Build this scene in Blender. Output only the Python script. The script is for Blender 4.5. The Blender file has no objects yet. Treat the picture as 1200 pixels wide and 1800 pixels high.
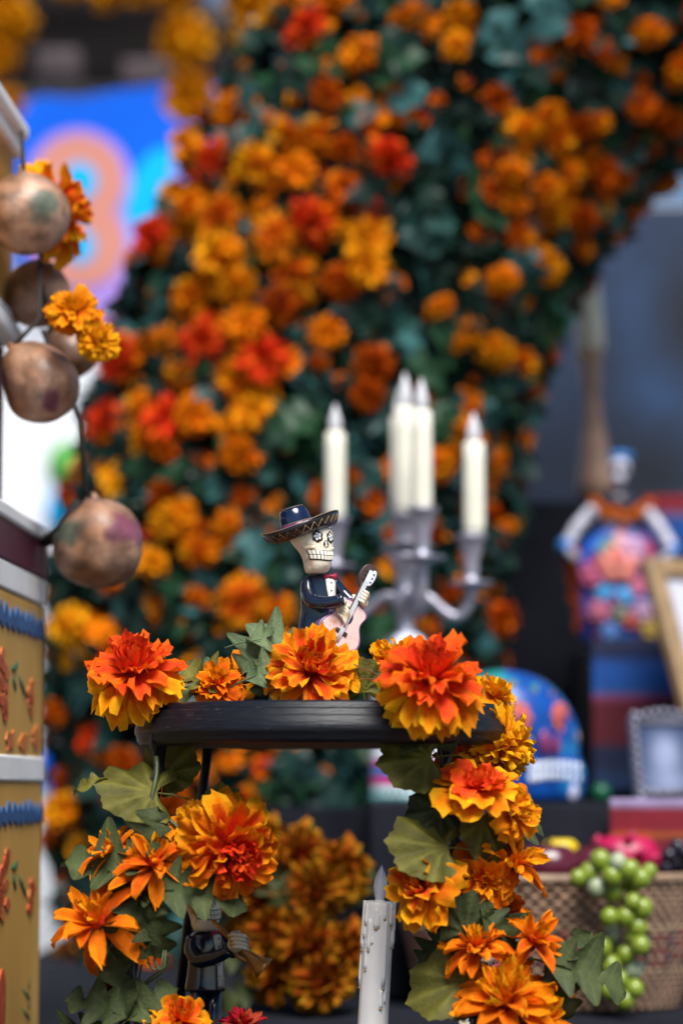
import bpy, math, random
from mathutils import Vector, Matrix, noise
R = random.Random(7)
V = Vector
PI = math.pi
scn = bpy.context.scene
col = scn.collection

# ------------------------------------------------------------------ camera
FPX = 4250.0                       # 85 mm on a 36 mm tall frame of 1800 px
PITCH = math.atan(480 / FPX)
CAM = V((0, 0, 1.25))
cd = bpy.data.cameras.new('camera')
cam = bpy.data.objects.new('camera', cd)
col.objects.link(cam)
cam.location = CAM
cam.rotation_euler = (PI / 2 + PITCH, 0, 0)
cd.sensor_fit = 'VERTICAL'
cd.sensor_height = 36
cd.sensor_width = 24
cd.lens = 85
cd.clip_start = 0.05
cd.clip_end = 500
cd.dof.use_dof = True
cd.dof.focus_distance = 1.90
cd.dof.aperture_fstop = 2.9
scn.camera = cam
scn.render.resolution_x = 682
scn.render.resolution_y = 1024

# ------------------------------------------------------------------ light
SUN_EL, SUN_AZ = math.radians(55), math.radians(14)     # azimuth from the camera's back, to the left
sdir = V((math.sin(SUN_AZ) * math.cos(SUN_EL), -math.cos(SUN_AZ) * math.cos(SUN_EL), math.sin(SUN_EL)))
w = bpy.data.worlds.new('World')
scn.world = w
w.use_nodes = True
nt = w.node_tree
sky = nt.nodes.new('ShaderNodeTexSky')
sky.sky_type = 'NISHITA'
sky.sun_disc = False
sky.sun_elevation = SUN_EL
sky.sun_rotation = math.atan2(sdir.x, sdir.y)
sky.dust_density = 0.4
sky.ozone_density = 3.0
nt.links.new(sky.outputs[0], nt.nodes['Background'].inputs[0])
nt.nodes['Background'].inputs[1].default_value = 0.058
sl = bpy.data.lights.new('sun', 'SUN')
sl.energy = 3.9
sl.angle = math.radians(32)
sl.color = (1.0, 0.97, 0.92)
so = bpy.data.objects.new('sun', sl)
col.objects.link(so)
so.rotation_euler = sdir.to_track_quat('Z', 'Y').to_euler()
scn.view_settings.view_transform = 'Standard'
scn.view_settings.look = 'None'
scn.view_settings.exposure = 0.75
scn.view_settings.gamma = 1.0

# ------------------------------------------------------------------ helpers
cP, sP = math.cos(PITCH), math.sin(PITCH)


def at(px, py, Y):
    """world point that stands at depth Y (metres ahead of the camera) on the line of a photo pixel"""
    a, b = (px - 600) / FPX, (900 - py) / FPX
    d = V((a, cP - b * sP, sP + b * cP))
    return CAM + d * (Y / d.y)


def u(Y):
    return Y / FPX


def lerp(a, b, t):
    return tuple(x + (y - x) * t for x, y in zip(a, b))


def frame(o, z, xh=(1, 0, 0)):
    z = V(z).normalized()
    x = V(xh)
    x = x - z * x.dot(z)
    if x.length < 1e-4:
        x = V((0, 1, 0)) - z * z.y
    x.normalize()
    y = z.cross(x)
    m = Matrix((x, y, z)).transposed().to_4x4()
    m.translation = V(o)
    return m


ORG = {}


def tag(o, label=None, cat=None, group=None, kind=None):
    if label:
        o['label'] = label
    if cat:
        o['category'] = cat
    if group:
        o['group'] = group
    if kind:
        o['kind'] = kind
    return o


def link(o, parent=None, origin=None):
    col.objects.link(o)
    if parent is not None:
        o.parent = parent
        ORG[o.name] = ORG[parent.name]
    else:
        o.location = origin
        ORG[o.name] = V(origin)
    return o


def empty(name, loc, label, cat, group=None):
    o = bpy.data.objects.new(name, None)
    o.empty_display_size = 0.02
    link(o, None, V(loc))
    return tag(o, label, cat, group)


class MB:
    def __init__(s):
        s.v, s.f, s.c = [], [], []
        s.T = Matrix.Identity(4)
        s.col = (1, 1, 1)

    def add(s, vs, fs, cs=None):
        b = len(s.v)
        T = s.T
        s.v += [T @ V(p) for p in vs]
        s.c += cs if cs else [s.col] * len(vs)
        s.f += [tuple(i + b for i in f) for f in fs]
        return s

    def loft(s, rings, closed=True, caps=True, cs=None):
        n = len(rings[0])
        vs = [p for r in rings for p in r]
        fs = []
        m = n if closed else n - 1
        for i in range(len(rings) - 1):
            for j in range(m):
                k = (j + 1) % n
                fs.append((i * n + j, i * n + k, (i + 1) * n + k, (i + 1) * n + j))
        if caps and closed:
            fs.append(tuple(range(n - 1, -1, -1)))
            fs.append(tuple((len(rings) - 1) * n + j for j in range(n)))
        return s.add(vs, fs, cs)

    def lathe(s, prof, n=24, lump=None, caps=True, sq=1.0):
        rings = []
        for r, z in prof:
            ring = []
            for j in range(n):
                a = 2 * PI * j / n
                q = r * (lump(a, z) if lump else 1)
                ring.append(V((q * math.cos(a), q * sq * math.sin(a), z)))
            rings.append(ring)
        return s.loft(rings, caps=caps)

    def tube(s, pts, rad, n=8, cs=None):
        pts = [V(p) for p in pts]
        if not isinstance(rad, (list, tuple)):
            rad = [rad] * len(pts)
        rings = []
        x = None
        for i, p in enumerate(pts):
            t = (pts[min(i + 1, len(pts) - 1)] - pts[max(i - 1, 0)]).normalized()
            if x is None:
                x = t.orthogonal().normalized()
            else:
                x = (x - t * x.dot(t)).normalized()
            y = t.cross(x)
            rings.append([p + (x * math.cos(2 * PI * j / n) + y * math.sin(2 * PI * j / n)) * rad[i] for j in range(n)])
        return s.loft(rings)

    def ball(s, c, r, nu=14, nv=9):
        if not isinstance(r, (tuple, list)):
            r = (r, r, r)
        c = V(c)
        rings = []
        for i in range(nv + 1):
            t = PI * min(max(i / nv, 0.02), 0.98)
            rings.append([c + V((r[0] * math.sin(t) * math.cos(2 * PI * j / nu), r[1] * math.sin(t) * math.sin(2 * PI * j / nu), -r[2] * math.cos(t))) for j in range(nu)])
        return s.loft(rings)

    def box(s, a, b):
        (x0, y0, z0), (x1, y1, z1) = a, b
        vs = [(x0, y0, z0), (x1, y0, z0), (x1, y1, z0), (x0, y1, z0), (x0, y0, z1), (x1, y0, z1), (x1, y1, z1), (x0, y1, z1)]
        return s.add(vs, [(0, 3, 2, 1), (4, 5, 6, 7), (0, 1, 5, 4), (1, 2, 6, 5), (2, 3, 7, 6), (3, 0, 4, 7)])

    def prism(s, out, z0, z1):
        n = len(out)
        return s.loft([[V((x, y, z0)) for x, y in out], [V((x, y, z1)) for x, y in out]])

    def mesh(s, name, mat, o=(0, 0, 0), smooth=True):
        o = V(o)
        me = bpy.data.meshes.new(name)
        me.from_pydata([tuple(p - o) for p in s.v], [], s.f)
        a = me.color_attributes.new('Col', 'FLOAT_COLOR', 'POINT')
        a.data.foreach_set('color', [q for c in s.c for q in (c[0], c[1], c[2], 1.0)])
        if smooth:
            me.polygons.foreach_set('use_smooth', [True] * len(me.polygons))
        me.materials.append(mat)
        me.update()
        return me

    def build(s, name, mat, parent=None, origin=None, smooth=True, bev=0, sub=0, sharp=None):
        if parent is not None:
            o = ORG[parent.name]
        elif origin is not None:
            o = V(origin)
        else:
            n = max(len(s.v), 1)
            o = V((sum(p.x for p in s.v) / n, sum(p.y for p in s.v) / n, min(p.z for p in s.v)))
        me = s.mesh(name, mat, o, smooth)
        ob = bpy.data.objects.new(name, me)
        link(ob, parent, o)
        if sharp:
            me.set_sharp_from_angle(angle=math.radians(sharp))
        if bev:
            m = ob.modifiers.new('bevel', 'BEVEL')
            m.width = bev
            m.segments = 2
            m.limit_method = 'ANGLE'
        if sub:
            m = ob.modifiers.new('sub', 'SUBSURF')
            m.levels = m.render_levels = sub
        return ob


def mat(name, c, rough=0.5, metal=0.0, var=0.15, scale=60, bump=0.0, bscale=200, attr=False, coat=0.0, trans=0.0, spec=0.5, second=None, sscale=15, sw=(0.45, 0.6), stretch=None, backlit=0.0, sss=0.0):
    m = bpy.data.materials.new(name)
    m.use_nodes = True
    t = m.node_tree
    N, Lk = t.nodes, t.links
    b = N['Principled BSDF']
    b.inputs['Roughness'].default_value = rough
    b.inputs['Metallic'].default_value = metal
    b.inputs['Coat Weight'].default_value = coat
    b.inputs['Coat Roughness'].default_value = 0.12
    b.inputs['Transmission Weight'].default_value = trans
    b.inputs['Specular IOR Level'].default_value = spec
    if sss:
        b.inputs['Subsurface Weight'].default_value = sss
        b.inputs['Subsurface Scale'].default_value = 0.004
    tc = N.new('ShaderNodeTexCoord')
    src = tc.outputs['Object']
    if stretch:
        mp = N.new('ShaderNodeMapping')
        mp.inputs['Scale'].default_value = stretch
        Lk.new(src, mp.inputs[0])
        src = mp.outputs[0]
    nz = N.new('ShaderNodeTexNoise')
    nz.inputs['Scale'].default_value = scale
    nz.inputs['Detail'].default_value = 5
    Lk.new(src, nz.inputs['Vector'])
    mr = N.new('ShaderNodeMapRange')
    mr.inputs[1].default_value = 0.3
    mr.inputs[2].default_value = 0.7
    mr.inputs[3].default_value = 1 - var
    mr.inputs[4].default_value = 1 + var
    Lk.new(nz.outputs[0], mr.inputs[0])
    base = None
    if attr:
        at_ = N.new('ShaderNodeAttribute')
        at_.attribute_name = 'Col'
        base = at_.outputs['Color']
    else:
        rgb = N.new('ShaderNodeRGB')
        rgb.outputs[0].default_value = (c[0], c[1], c[2], 1)
        base = rgb.outputs[0]
    if second:
        n2 = N.new('ShaderNodeTexNoise')
        n2.inputs['Scale'].default_value = sscale
        n2.inputs['Detail'].default_value = 3
        Lk.new(src, n2.inputs['Vector'])
        m2 = N.new('ShaderNodeMapRange')
        m2.inputs[1].default_value, m2.inputs[2].default_value = sw
        Lk.new(n2.outputs[0], m2.inputs[0])
        mx2 = N.new('ShaderNodeMix')
        mx2.data_type = 'RGBA'
        Lk.new(m2.outputs[0], mx2.inputs[0])
        Lk.new(base, mx2.inputs[6])
        mx2.inputs[7].default_value = (second[0], second[1], second[2], 1)
        base = mx2.outputs[2]
    vm = N.new('ShaderNodeVectorMath')
    vm.operation = 'SCALE'
    Lk.new(base, vm.inputs[0])
    Lk.new(mr.outputs[0], vm.inputs['Scale'])
    Lk.new(vm.outputs[0], b.inputs['Base Color'])
    if bump:
        nb = N.new('ShaderNodeTexNoise')
        nb.inputs['Scale'].default_value = bscale
        nb.inputs['Detail'].default_value = 4
        Lk.new(src, nb.inputs['Vector'])
        bp = N.new('ShaderNodeBump')
        bp.inputs['Strength'].default_value = bump
        bp.inputs['Distance'].default_value = 0.002
        Lk.new(nb.outputs[0], bp.inputs['Height'])
        Lk.new(bp.outputs[0], b.inputs['Normal'])
    if backlit:
        tr = N.new('ShaderNodeBsdfTranslucent')
        Lk.new(vm.outputs[0], tr.inputs[0])
        ms = N.new('ShaderNodeMixShader')
        ms.inputs[0].default_value = backlit
        Lk.new(b.outputs[0], ms.inputs[1])
        Lk.new(tr.outputs[0], ms.inputs[2])
        Lk.new(ms.outputs[0], N['Material Output'].inputs[0])
    return m


M = {}
M['petal'] = mat('petal_silk', (1, 1, 1), 0.75, var=0.16, scale=5, attr=True, backlit=0.22, spec=0.07, bump=0.35, bscale=22)
M['arch_petal'] = mat('arch_petal_silk', (1, 1, 1), 0.85, var=0.2, scale=4, attr=True, backlit=0.1, spec=0.05)
M['leaf_olive'] = mat('leaf_olive', (0.105, 0.115, 0.022), 0.6, var=0.25, scale=4, backlit=0.15, spec=0.18, bump=0.5, bscale=14, attr=True)
M['leaf_grey'] = mat('leaf_greygreen', (0.085, 0.125, 0.055), 0.6, var=0.25, scale=4, backlit=0.15, spec=0.18, bump=0.5, bscale=14, attr=True)
M['leaf_pale'] = mat('leaf_pale', (1, 1, 1), 0.6, var=0.25, scale=4, backlit=0.15, spec=0.18, bump=0.5, bscale=14, attr=True)
M['leaf_dark'] = mat('leaf_dark', (0.035, 0.055, 0.022), 0.6, var=0.25, scale=4, backlit=0.12, spec=0.18, bump=0.5, bscale=14, attr=True)
M['leaf_arch'] = mat('leaf_arch', (0.02, 0.06, 0.045), 0.45, var=0.3, scale=9, attr=True, backlit=0.12, spec=0.3)
M['leaf_mass'] = mat('leaf_mass', (0.02, 0.06, 0.045), 0.6, var=0.4, scale=9, attr=True, backlit=0.1, spec=0.1)
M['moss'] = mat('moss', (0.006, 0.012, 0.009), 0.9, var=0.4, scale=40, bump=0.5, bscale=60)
M['stem_green'] = mat('stem_green', (0.06, 0.08, 0.025), 0.5, var=0.2)
M['wire'] = mat('dark_wire', (0.02, 0.02, 0.022), 0.4, var=0.2)
M['steel'] = mat('steel_wire', (0.5, 0.5, 0.5), 0.3, metal=1.0, var=0.05)
M['tray'] = mat('tray_black_wood', (0.006, 0.007, 0.011), 0.4, second=(.05, .052, .06), sscale=70, sw=(.66, .76), var=0.35, scale=60, stretch=(1, 1, 10), bump=0.25, bscale=70, spec=.28)
M['under'] = mat('tray_underside_wood', (0.045, 0.025, 0.014), 0.6, var=0.35, scale=30)
M['iron'] = mat('leg_iron', (0.02, 0.021, 0.028), 0.32, var=0.3, scale=80, metal=0.3)
M['bone'] = mat('painted_bone', (0.82, 0.73, 0.56), 0.38, var=0.06, scale=180, second=(0.36, 0.21, 0.09), sscale=75, sw=(0.54, 0.74), coat=0.3, bump=.3, bscale=160)
M['bone_white'] = mat('painted_teeth', (0.78, 0.72, 0.6), 0.4, var=0.05, scale=200)
M['ink'] = mat('black_paint', (0.008, 0.008, 0.01), 0.3, var=0.2)
M['suit'] = mat('navy_black_enamel', (0.006, 0.012, 0.03), 0.16, var=0.3, scale=120, coat=0.6, second=(0.02, 0.012, 0.008), sscale=90, sw=(0.6, 0.75), bump=0.15, bscale=120)
M['hatblue'] = mat('hat_blue_enamel', (0.004, 0.011, 0.04), 0.18, var=0.25, scale=100, coat=0.5)
M['hatbrim'] = mat('hat_brim_enamel', (0.012, 0.009, 0.012), 0.3, var=0.4, scale=140, coat=0.3, second=(0.05, 0.03, 0.02), sscale=120, sw=(0.55, 0.75))
M['gilt'] = mat('tan_trim_paint', (0.24, 0.16, 0.085), 0.45, var=0.25, scale=300)
M['plum'] = mat('plum_paint', (0.15, 0.03, 0.12), 0.35, var=0.3, scale=200)
M['redbow'] = mat('red_paint', (0.33, 0.015, 0.04), 0.3, var=0.3, scale=200)
M['shirt'] = mat('white_paint_shirt', (0.75, 0.71, 0.66), 0.4, var=0.08, scale=200)
M['skyblue'] = mat('pale_blue_paint', (0.3, 0.5, 0.6), 0.4, var=0.1)
M['gtop'] = mat('guitar_pink_paint', (0.72, 0.47, 0.43), 0.4, var=0.06, scale=90, second=(0.62, 0.24, 0.1), sscale=70, sw=(0.62, 0.75), coat=0.2)
M['gside'] = mat('guitar_purple_paint', (0.16, 0.09, 0.18), 0.3, var=0.2, scale=90, coat=0.3)
M['gneck'] = mat('guitar_neck_brown', (0.05, 0.026, 0.022), 0.35, var=0.3, scale=150)
M['gstring'] = mat('silver_white_paint', (0.62, 0.66, 0.72), 0.35, var=0.1)
M['brass'] = mat('trumpet_gold', (0.42, 0.19, 0.05), 0.35, metal=0.4, var=0.25, scale=120)
M['wax'] = mat('candle_plastic', (0.82, 0.77, 0.73), 0.42, var=0.05, scale=50, sss=0.15, spec=0.4)
M['waxtip'] = mat('candle_drip_tip', (0.45, 0.30, 0.17), 0.5, var=0.2)
M['ivory'] = mat('ivory_candle', (0.8, 0.77, 0.64), 0.5, var=0.05, scale=30, sss=0.2)
M['flametip'] = mat('flame_tip', (0.85, 0.85, 0.88), 0.3, var=0.05, trans=0.3)
M['glass'] = mat('bulb_glass', (0.93, 0.93, 1.0), 0.1, var=0.0, trans=0.5)
M['silver'] = mat('silver_metal', (0.36, 0.35, 0.42), 0.36, metal=0.55, var=0.15, scale=60)
M['pewter'] = mat('pewter', (0.17, 0.17, 0.22), 0.4, metal=0.5, var=0.3, scale=90)
M['cloth'] = mat('black_cloth', (0.009, 0.010, 0.016), 0.9, spec=.15, var=0.25, scale=20, bump=0.2, bscale=300)
M['ochre'] = mat('ochre_paint', (0.56, 0.30, 0.06), 0.6, var=0.15, scale=7, stretch=(1, 1, 0.25), bump=0.3, bscale=60, second=(0.62, 0.42, 0.14), sscale=9, sw=(0.5, 0.75))
M['white'] = mat('white_paint', (0.8, 0.79, 0.78), 0.6, var=0.08, scale=12, bump=0.2, bscale=60)
M['burg'] = mat('burgundy_paint', (0.075, 0.008, 0.03), 0.5, var=0.2, scale=20)
M['cobalt'] = mat('cobalt_paint', (0.02, 0.09, 0.24), 0.5, var=0.25, scale=40)
M['tomato'] = mat('tomato_paint', (0.5, 0.085, 0.02), 0.55, var=0.3, scale=60)
M['amber'] = mat('amber_paint', (0.55, 0.16, 0.03), 0.55, var=0.3, scale=60)
M['green'] = mat('green_paint', (0.04, 0.12, 0.05), 0.55, var=0.2, scale=60)
M['gourd'] = mat('gourd_skin', (1, 1, 1), 0.5, var=0.5, scale=45, attr=True, coat=0.1, bump=0.8, bscale=70)
M['cord'] = mat('brown_cord', (0.02, 0.014, 0.012), 0.8, var=0.3)
M['vc'] = mat('painted_colours', (1, 1, 1), 0.4, var=0.15, scale=25, attr=True)
M['vc_gloss'] = mat('glazed_colours', (1, 1, 1), 0.35, var=0.3, scale=60, attr=True, coat=0.15, spec=.3)
M['vc_cloth'] = mat('woven_colours', (1, 1, 1), 0.85, var=0.2, scale=40, attr=True, bump=0.3, bscale=400)
M['wicker'] = mat('wicker', (1, 1, 1), 0.55, var=0.35, scale=50, attr=True)
M['grape'] = mat('green_grape', (0.2, 0.27, 0.025), 0.28, var=0.2, scale=30, sss=0.2, coat=0.2)
M['grape_bloom'] = mat('bloomed_grape', (0.33, 0.38, 0.24), 0.35, var=0.15, scale=30)
M['darkgrape'] = mat('dark_grape', (0.012, 0.008, 0.02), 0.35, var=0.3)
M['plumfruit'] = mat('maroon_fruit', (0.085, 0.008, 0.02), 0.25, var=0.3, scale=15, coat=0.2)
M['lemon'] = mat('lemon_skin', (0.7, 0.5, 0.01), 0.4, var=0.1)
M['dragon'] = mat('pink_fruit', (0.42, 0.006, 0.07), 0.4, var=0.2, scale=20)
M['goldframe'] = mat('gold_frame', (0.27, 0.17, 0.08), 0.45, var=0.2, scale=40)
M['paper'] = mat('paper', (0.5, 0.5, 0.58), 0.5, var=0.03)
M['carved'] = mat('carved_wood', (0.42, 0.25, 0.17), 0.5, var=0.3, scale=30)
M['roof'] = mat('dark_roof_wood', (0.022, 0.012, 0.010), 0.7, var=0.4, scale=4)
M['roofbeam'] = mat('beam_wood', (0.045, 0.027, 0.03), 0.7, var=0.3, scale=4)
M['wall'] = mat('pale_wall', (0.85, 0.87, 0.9), 0.8, var=0.05, scale=2)
M['ground'] = mat('ground_paving', (0.16, 0.15, 0.14), 0.85, var=0.2, scale=3, bump=0.3, bscale=30)
M['b_blue'] = mat('banner_blue', (0.0, 0.11, 0.7), 0.7, var=0.12, scale=3, spec=.15)
M['b_salmon'] = mat('banner_salmon', (0.58, 0.24, 0.19), 0.7, spec=.15, var=0.1, scale=3)
M['b_cyan'] = mat('banner_cyan', (0.0, 0.42, 0.85), 0.7, spec=.15, var=0.1, scale=3)
M['b_lilac'] = mat('banner_lilac', (0.42, 0.25, 0.72), 0.5, var=0.2, scale=3, second=(0.2, 0.2, 0.75), sscale=2.5)
M['b_pink'] = mat('mural_pink', (0.6, 0.1, 0.18), 0.6, var=0.1, scale=3)
M['b_green'] = mat('mural_green', (0.12, 0.5, 0.08), 0.6, var=0.1, scale=3)

# ------------------------------------------------------------------ petals, flowers, leaves
YEL, GOLD, ORA, DOR = (0.84, 0.40, 0.008), (0.80, 0.25, 0.004), (0.74, 0.135, 0.003), (0.45, 0.06, 0.002)
COR, RED, DRED, MAG = (0.82, 0.062, 0.014), (0.64, 0.02, 0.006), (0.26, 0.005, 0.003), (0.36, 0.01, 0.025)
PAL = {  # class -> base, mid, tip, edge; bases also darkened as shade between petals
    'A': dict(i=(RED, COR, COR, COR), m=(RED, COR, COR, ORA), o=(COR, ORA, GOLD, YEL)),
    'B': dict(i=(DRED, RED, COR, GOLD), m=(DRED, COR, ORA, YEL), o=(DOR, ORA, GOLD, YEL)),
    'C': dict(i=(COR, ORA, GOLD, YEL), m=(COR, ORA, ORA, GOLD), o=(DOR, (.75,.13,.006), ORA, GOLD)),
    'D': dict(i=(GOLD, YEL, YEL, YEL), m=(GOLD, GOLD, YEL, YEL), o=(ORA, GOLD, YEL, YEL)),
    'E': dict(i=(DRED, RED, RED, RED), m=(DRED, RED, (.66, .035, .006), COR), o=(RED, ORA, ORA, GOLD)),
    'L': dict(i=(DRED, RED, RED, COR), m=(RED, COR, ORA, GOLD), o=(COR, ORA, GOLD, YEL)),
    'F': dict(i=(MAG, MAG, MAG, RED), m=(MAG, MAG, MAG, MAG), o=(DRED, MAG, MAG, MAG)),
    'G': dict(i=(DRED, (.25, .012, .003), (.3, .03, .004), (.36, .14, .008)), m=(DRED, (.22, .012, .003), (.26, .04, .004), (.34, .17, .008)), o=(DRED, (.22, .02, .003), (.22, .075, .004), (.3, .19, .008))),  # yellow and red, darkened throughout to make up weak shade under the tray
    'H': dict(i=(ORA, GOLD, YEL, YEL), m=(DOR, ORA, GOLD, YEL), o=(DOR, ORA, GOLD, GOLD)),
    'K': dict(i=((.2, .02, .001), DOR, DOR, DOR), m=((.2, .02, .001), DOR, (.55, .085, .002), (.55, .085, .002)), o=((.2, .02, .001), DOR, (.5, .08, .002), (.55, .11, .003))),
}


def petal_geo(W, cup, curl, ruf, cols, seed, pointed=False, nu=6, nv=5):
    r = random.Random(seed)
    ph, ph2 = r.random() * 6, r.random() * 6
    notch = [r.uniform(-0.07, 0.05) for _ in range(nu + 1)]
    tw = r.uniform(-0.25, 0.25)
    vs, cs, fs = [], [], []
    for i in range(nv + 1):
        t = i / nv
        if pointed:
            wd = W * (0.3 + 0.7 * math.sin(PI * 0.5 * min(1, t * 1.7))) * (1 if t < 0.6 else math.sqrt(max(0.05, 1 - ((t - 0.6) / 0.42) ** 2)))
        else:
            wd = W * (0.2 + 0.8 * math.sin(PI * 0.5 * min(1, t * 1.25)) ** 1.3) * (1 if t < 0.85 else 0.88)
        for j in range(nu + 1):
            a = -1 + 2 * j / nu
            x = t - (0.13 * a ** 4 * t if not pointed else 0.0) + (notch[j] if i == nv else 0) + (.03 * t * math.sin(a * 7 + ph2) if not pointed else 0)
            y = a * wd * 0.5
            z = cup * a * a * wd * (1 - 0.6 * t) - curl * t ** 2.2 + ruf * t * t * math.sin(ph + a * 5.2 + t * 2) * (0.35 + abs(a)) + ruf * 0.6 * t * math.sin(ph2 + t * 7)
            z += tw * y * t
            vs.append((x, y, z))
            if t < 0.45:
                c = lerp(cols[0], cols[1], t / 0.45)
            else:
                c = lerp(cols[1], cols[2], (t - 0.45) / 0.55)
            e = max(0, (abs(a) - 0.4) / 0.6) * min(1, max(0, (t - 0.3) / 0.4)) + (0.5 if i == nv else 0)
            cs.append(lerp(c, cols[3], min(1, e)))
    for i in range(nv):
        for j in range(nu):
            k = i * (nu + 1) + j
            fs.append((k, k + 1, k + nu + 2, k + nu + 1))
    return vs, cs, fs


LAY = {
    'marigold': [(6, 82, .5, .03, .22, 'i'), (9, 68, .58, .06, .18, 'i'), (11, 52, .68, .08, .13, 'i'), (13, 34, .8, .1, .07, 'm'), (14, 14, .9, .1, 0, 'm'), (15, -8, .97, .1, -.05, 'o'), (14, -30, .93, .1, -.1, 'o'), (9, -52, .8, .1, -.12, 'o')],
    'open': [(6, 76, .45, .03, .15, 'i'), (8, 55, .6, .06, .12, 'i'), (9, 35, .75, .08, .08, 'm'), (9, 14, .9, .1, .02, 'o'), (8, -8, 1.0, .1, -.03, 'o')],
    'mum': [(6, 80, .5, .02, .12, 'i'), (9, 68, .66, .04, .08, 'i'), (11, 52, .8, .06, .05, 'm'), (12, 32, .92, .08, .01, 'o'), (10, 10, 1.0, .08, -.03, 'o'), (5, -15, 1.08, .08, -.05, 'o')],
    'loose': [(4, 78, .5, .02, .12, 'i'), (6, 62, .7, .04, .08, 'i'), (6, 42, .9, .06, .05, 'm'), (7, 20, 1.05, .08, 0, 'o'), (4, -18, 1.12, .08, -.05, 'o')],
    'far': [(5, 74, .5, .03, .2, 'i'), (7, 52, .6, .06, .15, 'i'), (9, 30, .75, .08, .08, 'm'), (10, 8, .9, .1, 0, 'o'), (9, -18, .95, .1, -.06, 'o')],
}
PW = {'marigold': dict(i=.34, m=.46, o=.5), 'open': dict(i=.4, m=.62, o=.75), 'mum': dict(i=.28, m=.38, o=.42), 'loose': dict(i=.27, m=.36, o=.38), 'far': dict(i=.4, m=.55, o=.68)}
pcache = {}


def petal_mesh(kind, pal, cl, k):
    key = (kind, pal, cl, k)
    if key not in pcache:
        g = petal_geo(PW[kind][cl], 0.22 if kind not in ('mum', 'loose') else 0.42, {'i': -0.15, 'm': 0.0, 'o': 0.22}[cl] + 0.14 * k - .14, 0.13 if kind not in ('mum', 'loose') else 0.08, vary(PAL[pal][cl], k), hash_seed(key), kind in ('mum', 'loose'))
        b = MB()
        b.add(g[0], g[2], g[1])
        pcache[key] = b.mesh('petal', M['petal'])
    return pcache[key]


def vary(c4, k):
    if k == 0:
        return tuple(lerp(c, YEL, .12) for c in c4)
    if k == 2:
        return tuple(tuple(q * w_ for q, w_ in zip(lerp(c, RED, .16), (.85, .8, .8))) for c in c4)
    return c4


def hash_seed(key):
    return sum(ord(ch) * (i + 3) * 7 for i, ch in enumerate(str(key)))


def core_mesh(pal):
    key = ('core', pal)
    if key not in pcache:
        b = MB()
        b.col = PAL[pal]['i'][0]
        b.ball((0, 0, .1), (.16, .16, .2), 10, 7)
        b.col = (0.06, 0.085, 0.03)
        b.lathe([(.03, -.55), (.05, -.45), (.16, -.3), (.2, -.12), (.14, .0)], 10)
        pcache[key] = b.mesh('flower_head', M['petal'])
    return pcache[key]


def petal_mats(kind, rng, drop=0.06):
    out = []
    for li, (n, el, L, r0, z0, cl) in enumerate(LAY[kind]):
        off = rng.random() * 6
        for k in range(n):
            if rng.random() < drop:
                continue
            az = off + 2 * PI * (k + rng.uniform(-.28, .28)) / n
            e = math.radians(el + rng.uniform(-13, 13) * (1.9 if kind == 'loose' else 1.3 if kind == 'mum' else 1))
            s = L * rng.uniform(.86, 1.1)
            m = Matrix.Rotation(az, 4, 'Z') @ Matrix.Translation((r0, 0, z0)) @ Matrix.Rotation(-e, 4, 'Y') @ Matrix.Rotation(rng.uniform(-.3, .3), 4, 'X') @ Matrix.Scale(s, 4)
            out.append((m, cl, rng.randrange(3)))
    return out


def flower(name, px, py, Y, diam, pal, kind, n, parent=None, label=None, seed=0, squash=1.0, group=None):
    rng = random.Random(seed + int(px) * 31 + int(py))
    p = at(px, py, Y)
    o = bpy.data.objects.new(name, core_mesh(pal))
    rad = diam * 0.5 * u(Y) / 0.92
    fm = frame(p, n, (rng.uniform(-1, 1), rng.uniform(-1, 1), .3)) @ Matrix.Diagonal((rad, rad, rad * squash, 1))
    col.objects.link(o)
    if parent is not None:
        o.parent = parent
        fm.translation = p - ORG[parent.name]
        ORG[o.name] = ORG[parent.name]
    else:
        ORG[o.name] = p
        tag(o, label, 'flower', group)
    o.matrix_basis = fm
    for m, cl, k in petal_mats(kind, rng):
        q = bpy.data.objects.new('petal', petal_mesh(kind, pal, cl, k))
        col.objects.link(q)
        q.parent = o
        q.matrix_basis = m
    return o


fcache = {}


def far_flower_mesh(pal, k, kind='far'):
    key = (pal, k, kind)
    if key not in fcache:
        rng = random.Random(hash_seed(key))
        b = MB()
        b.col = PAL[pal]['i'][0]
        b.ball((0, 0, .05), (.22, .22, .25), 8, 5)
        for m, cl, kk in petal_mats(kind, rng, 0.03):
            g = petal_geo(PW[kind][cl] * .68, 0.3, {'i': -0.15, 'm': 0.05, 'o': 0.22}[cl] + rng.uniform(-.2, .3), 0.26, vary(PAL[pal][cl], rng.choice((0, 0, 1, 1, 2))), rng.randrange(9999), False, 4, 3)
            b.T = m
            b.add(g[0], g[2], g[1])
        fcache[key] = b.mesh('marigold', M['arch_petal'])
    return fcache[key]


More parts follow.
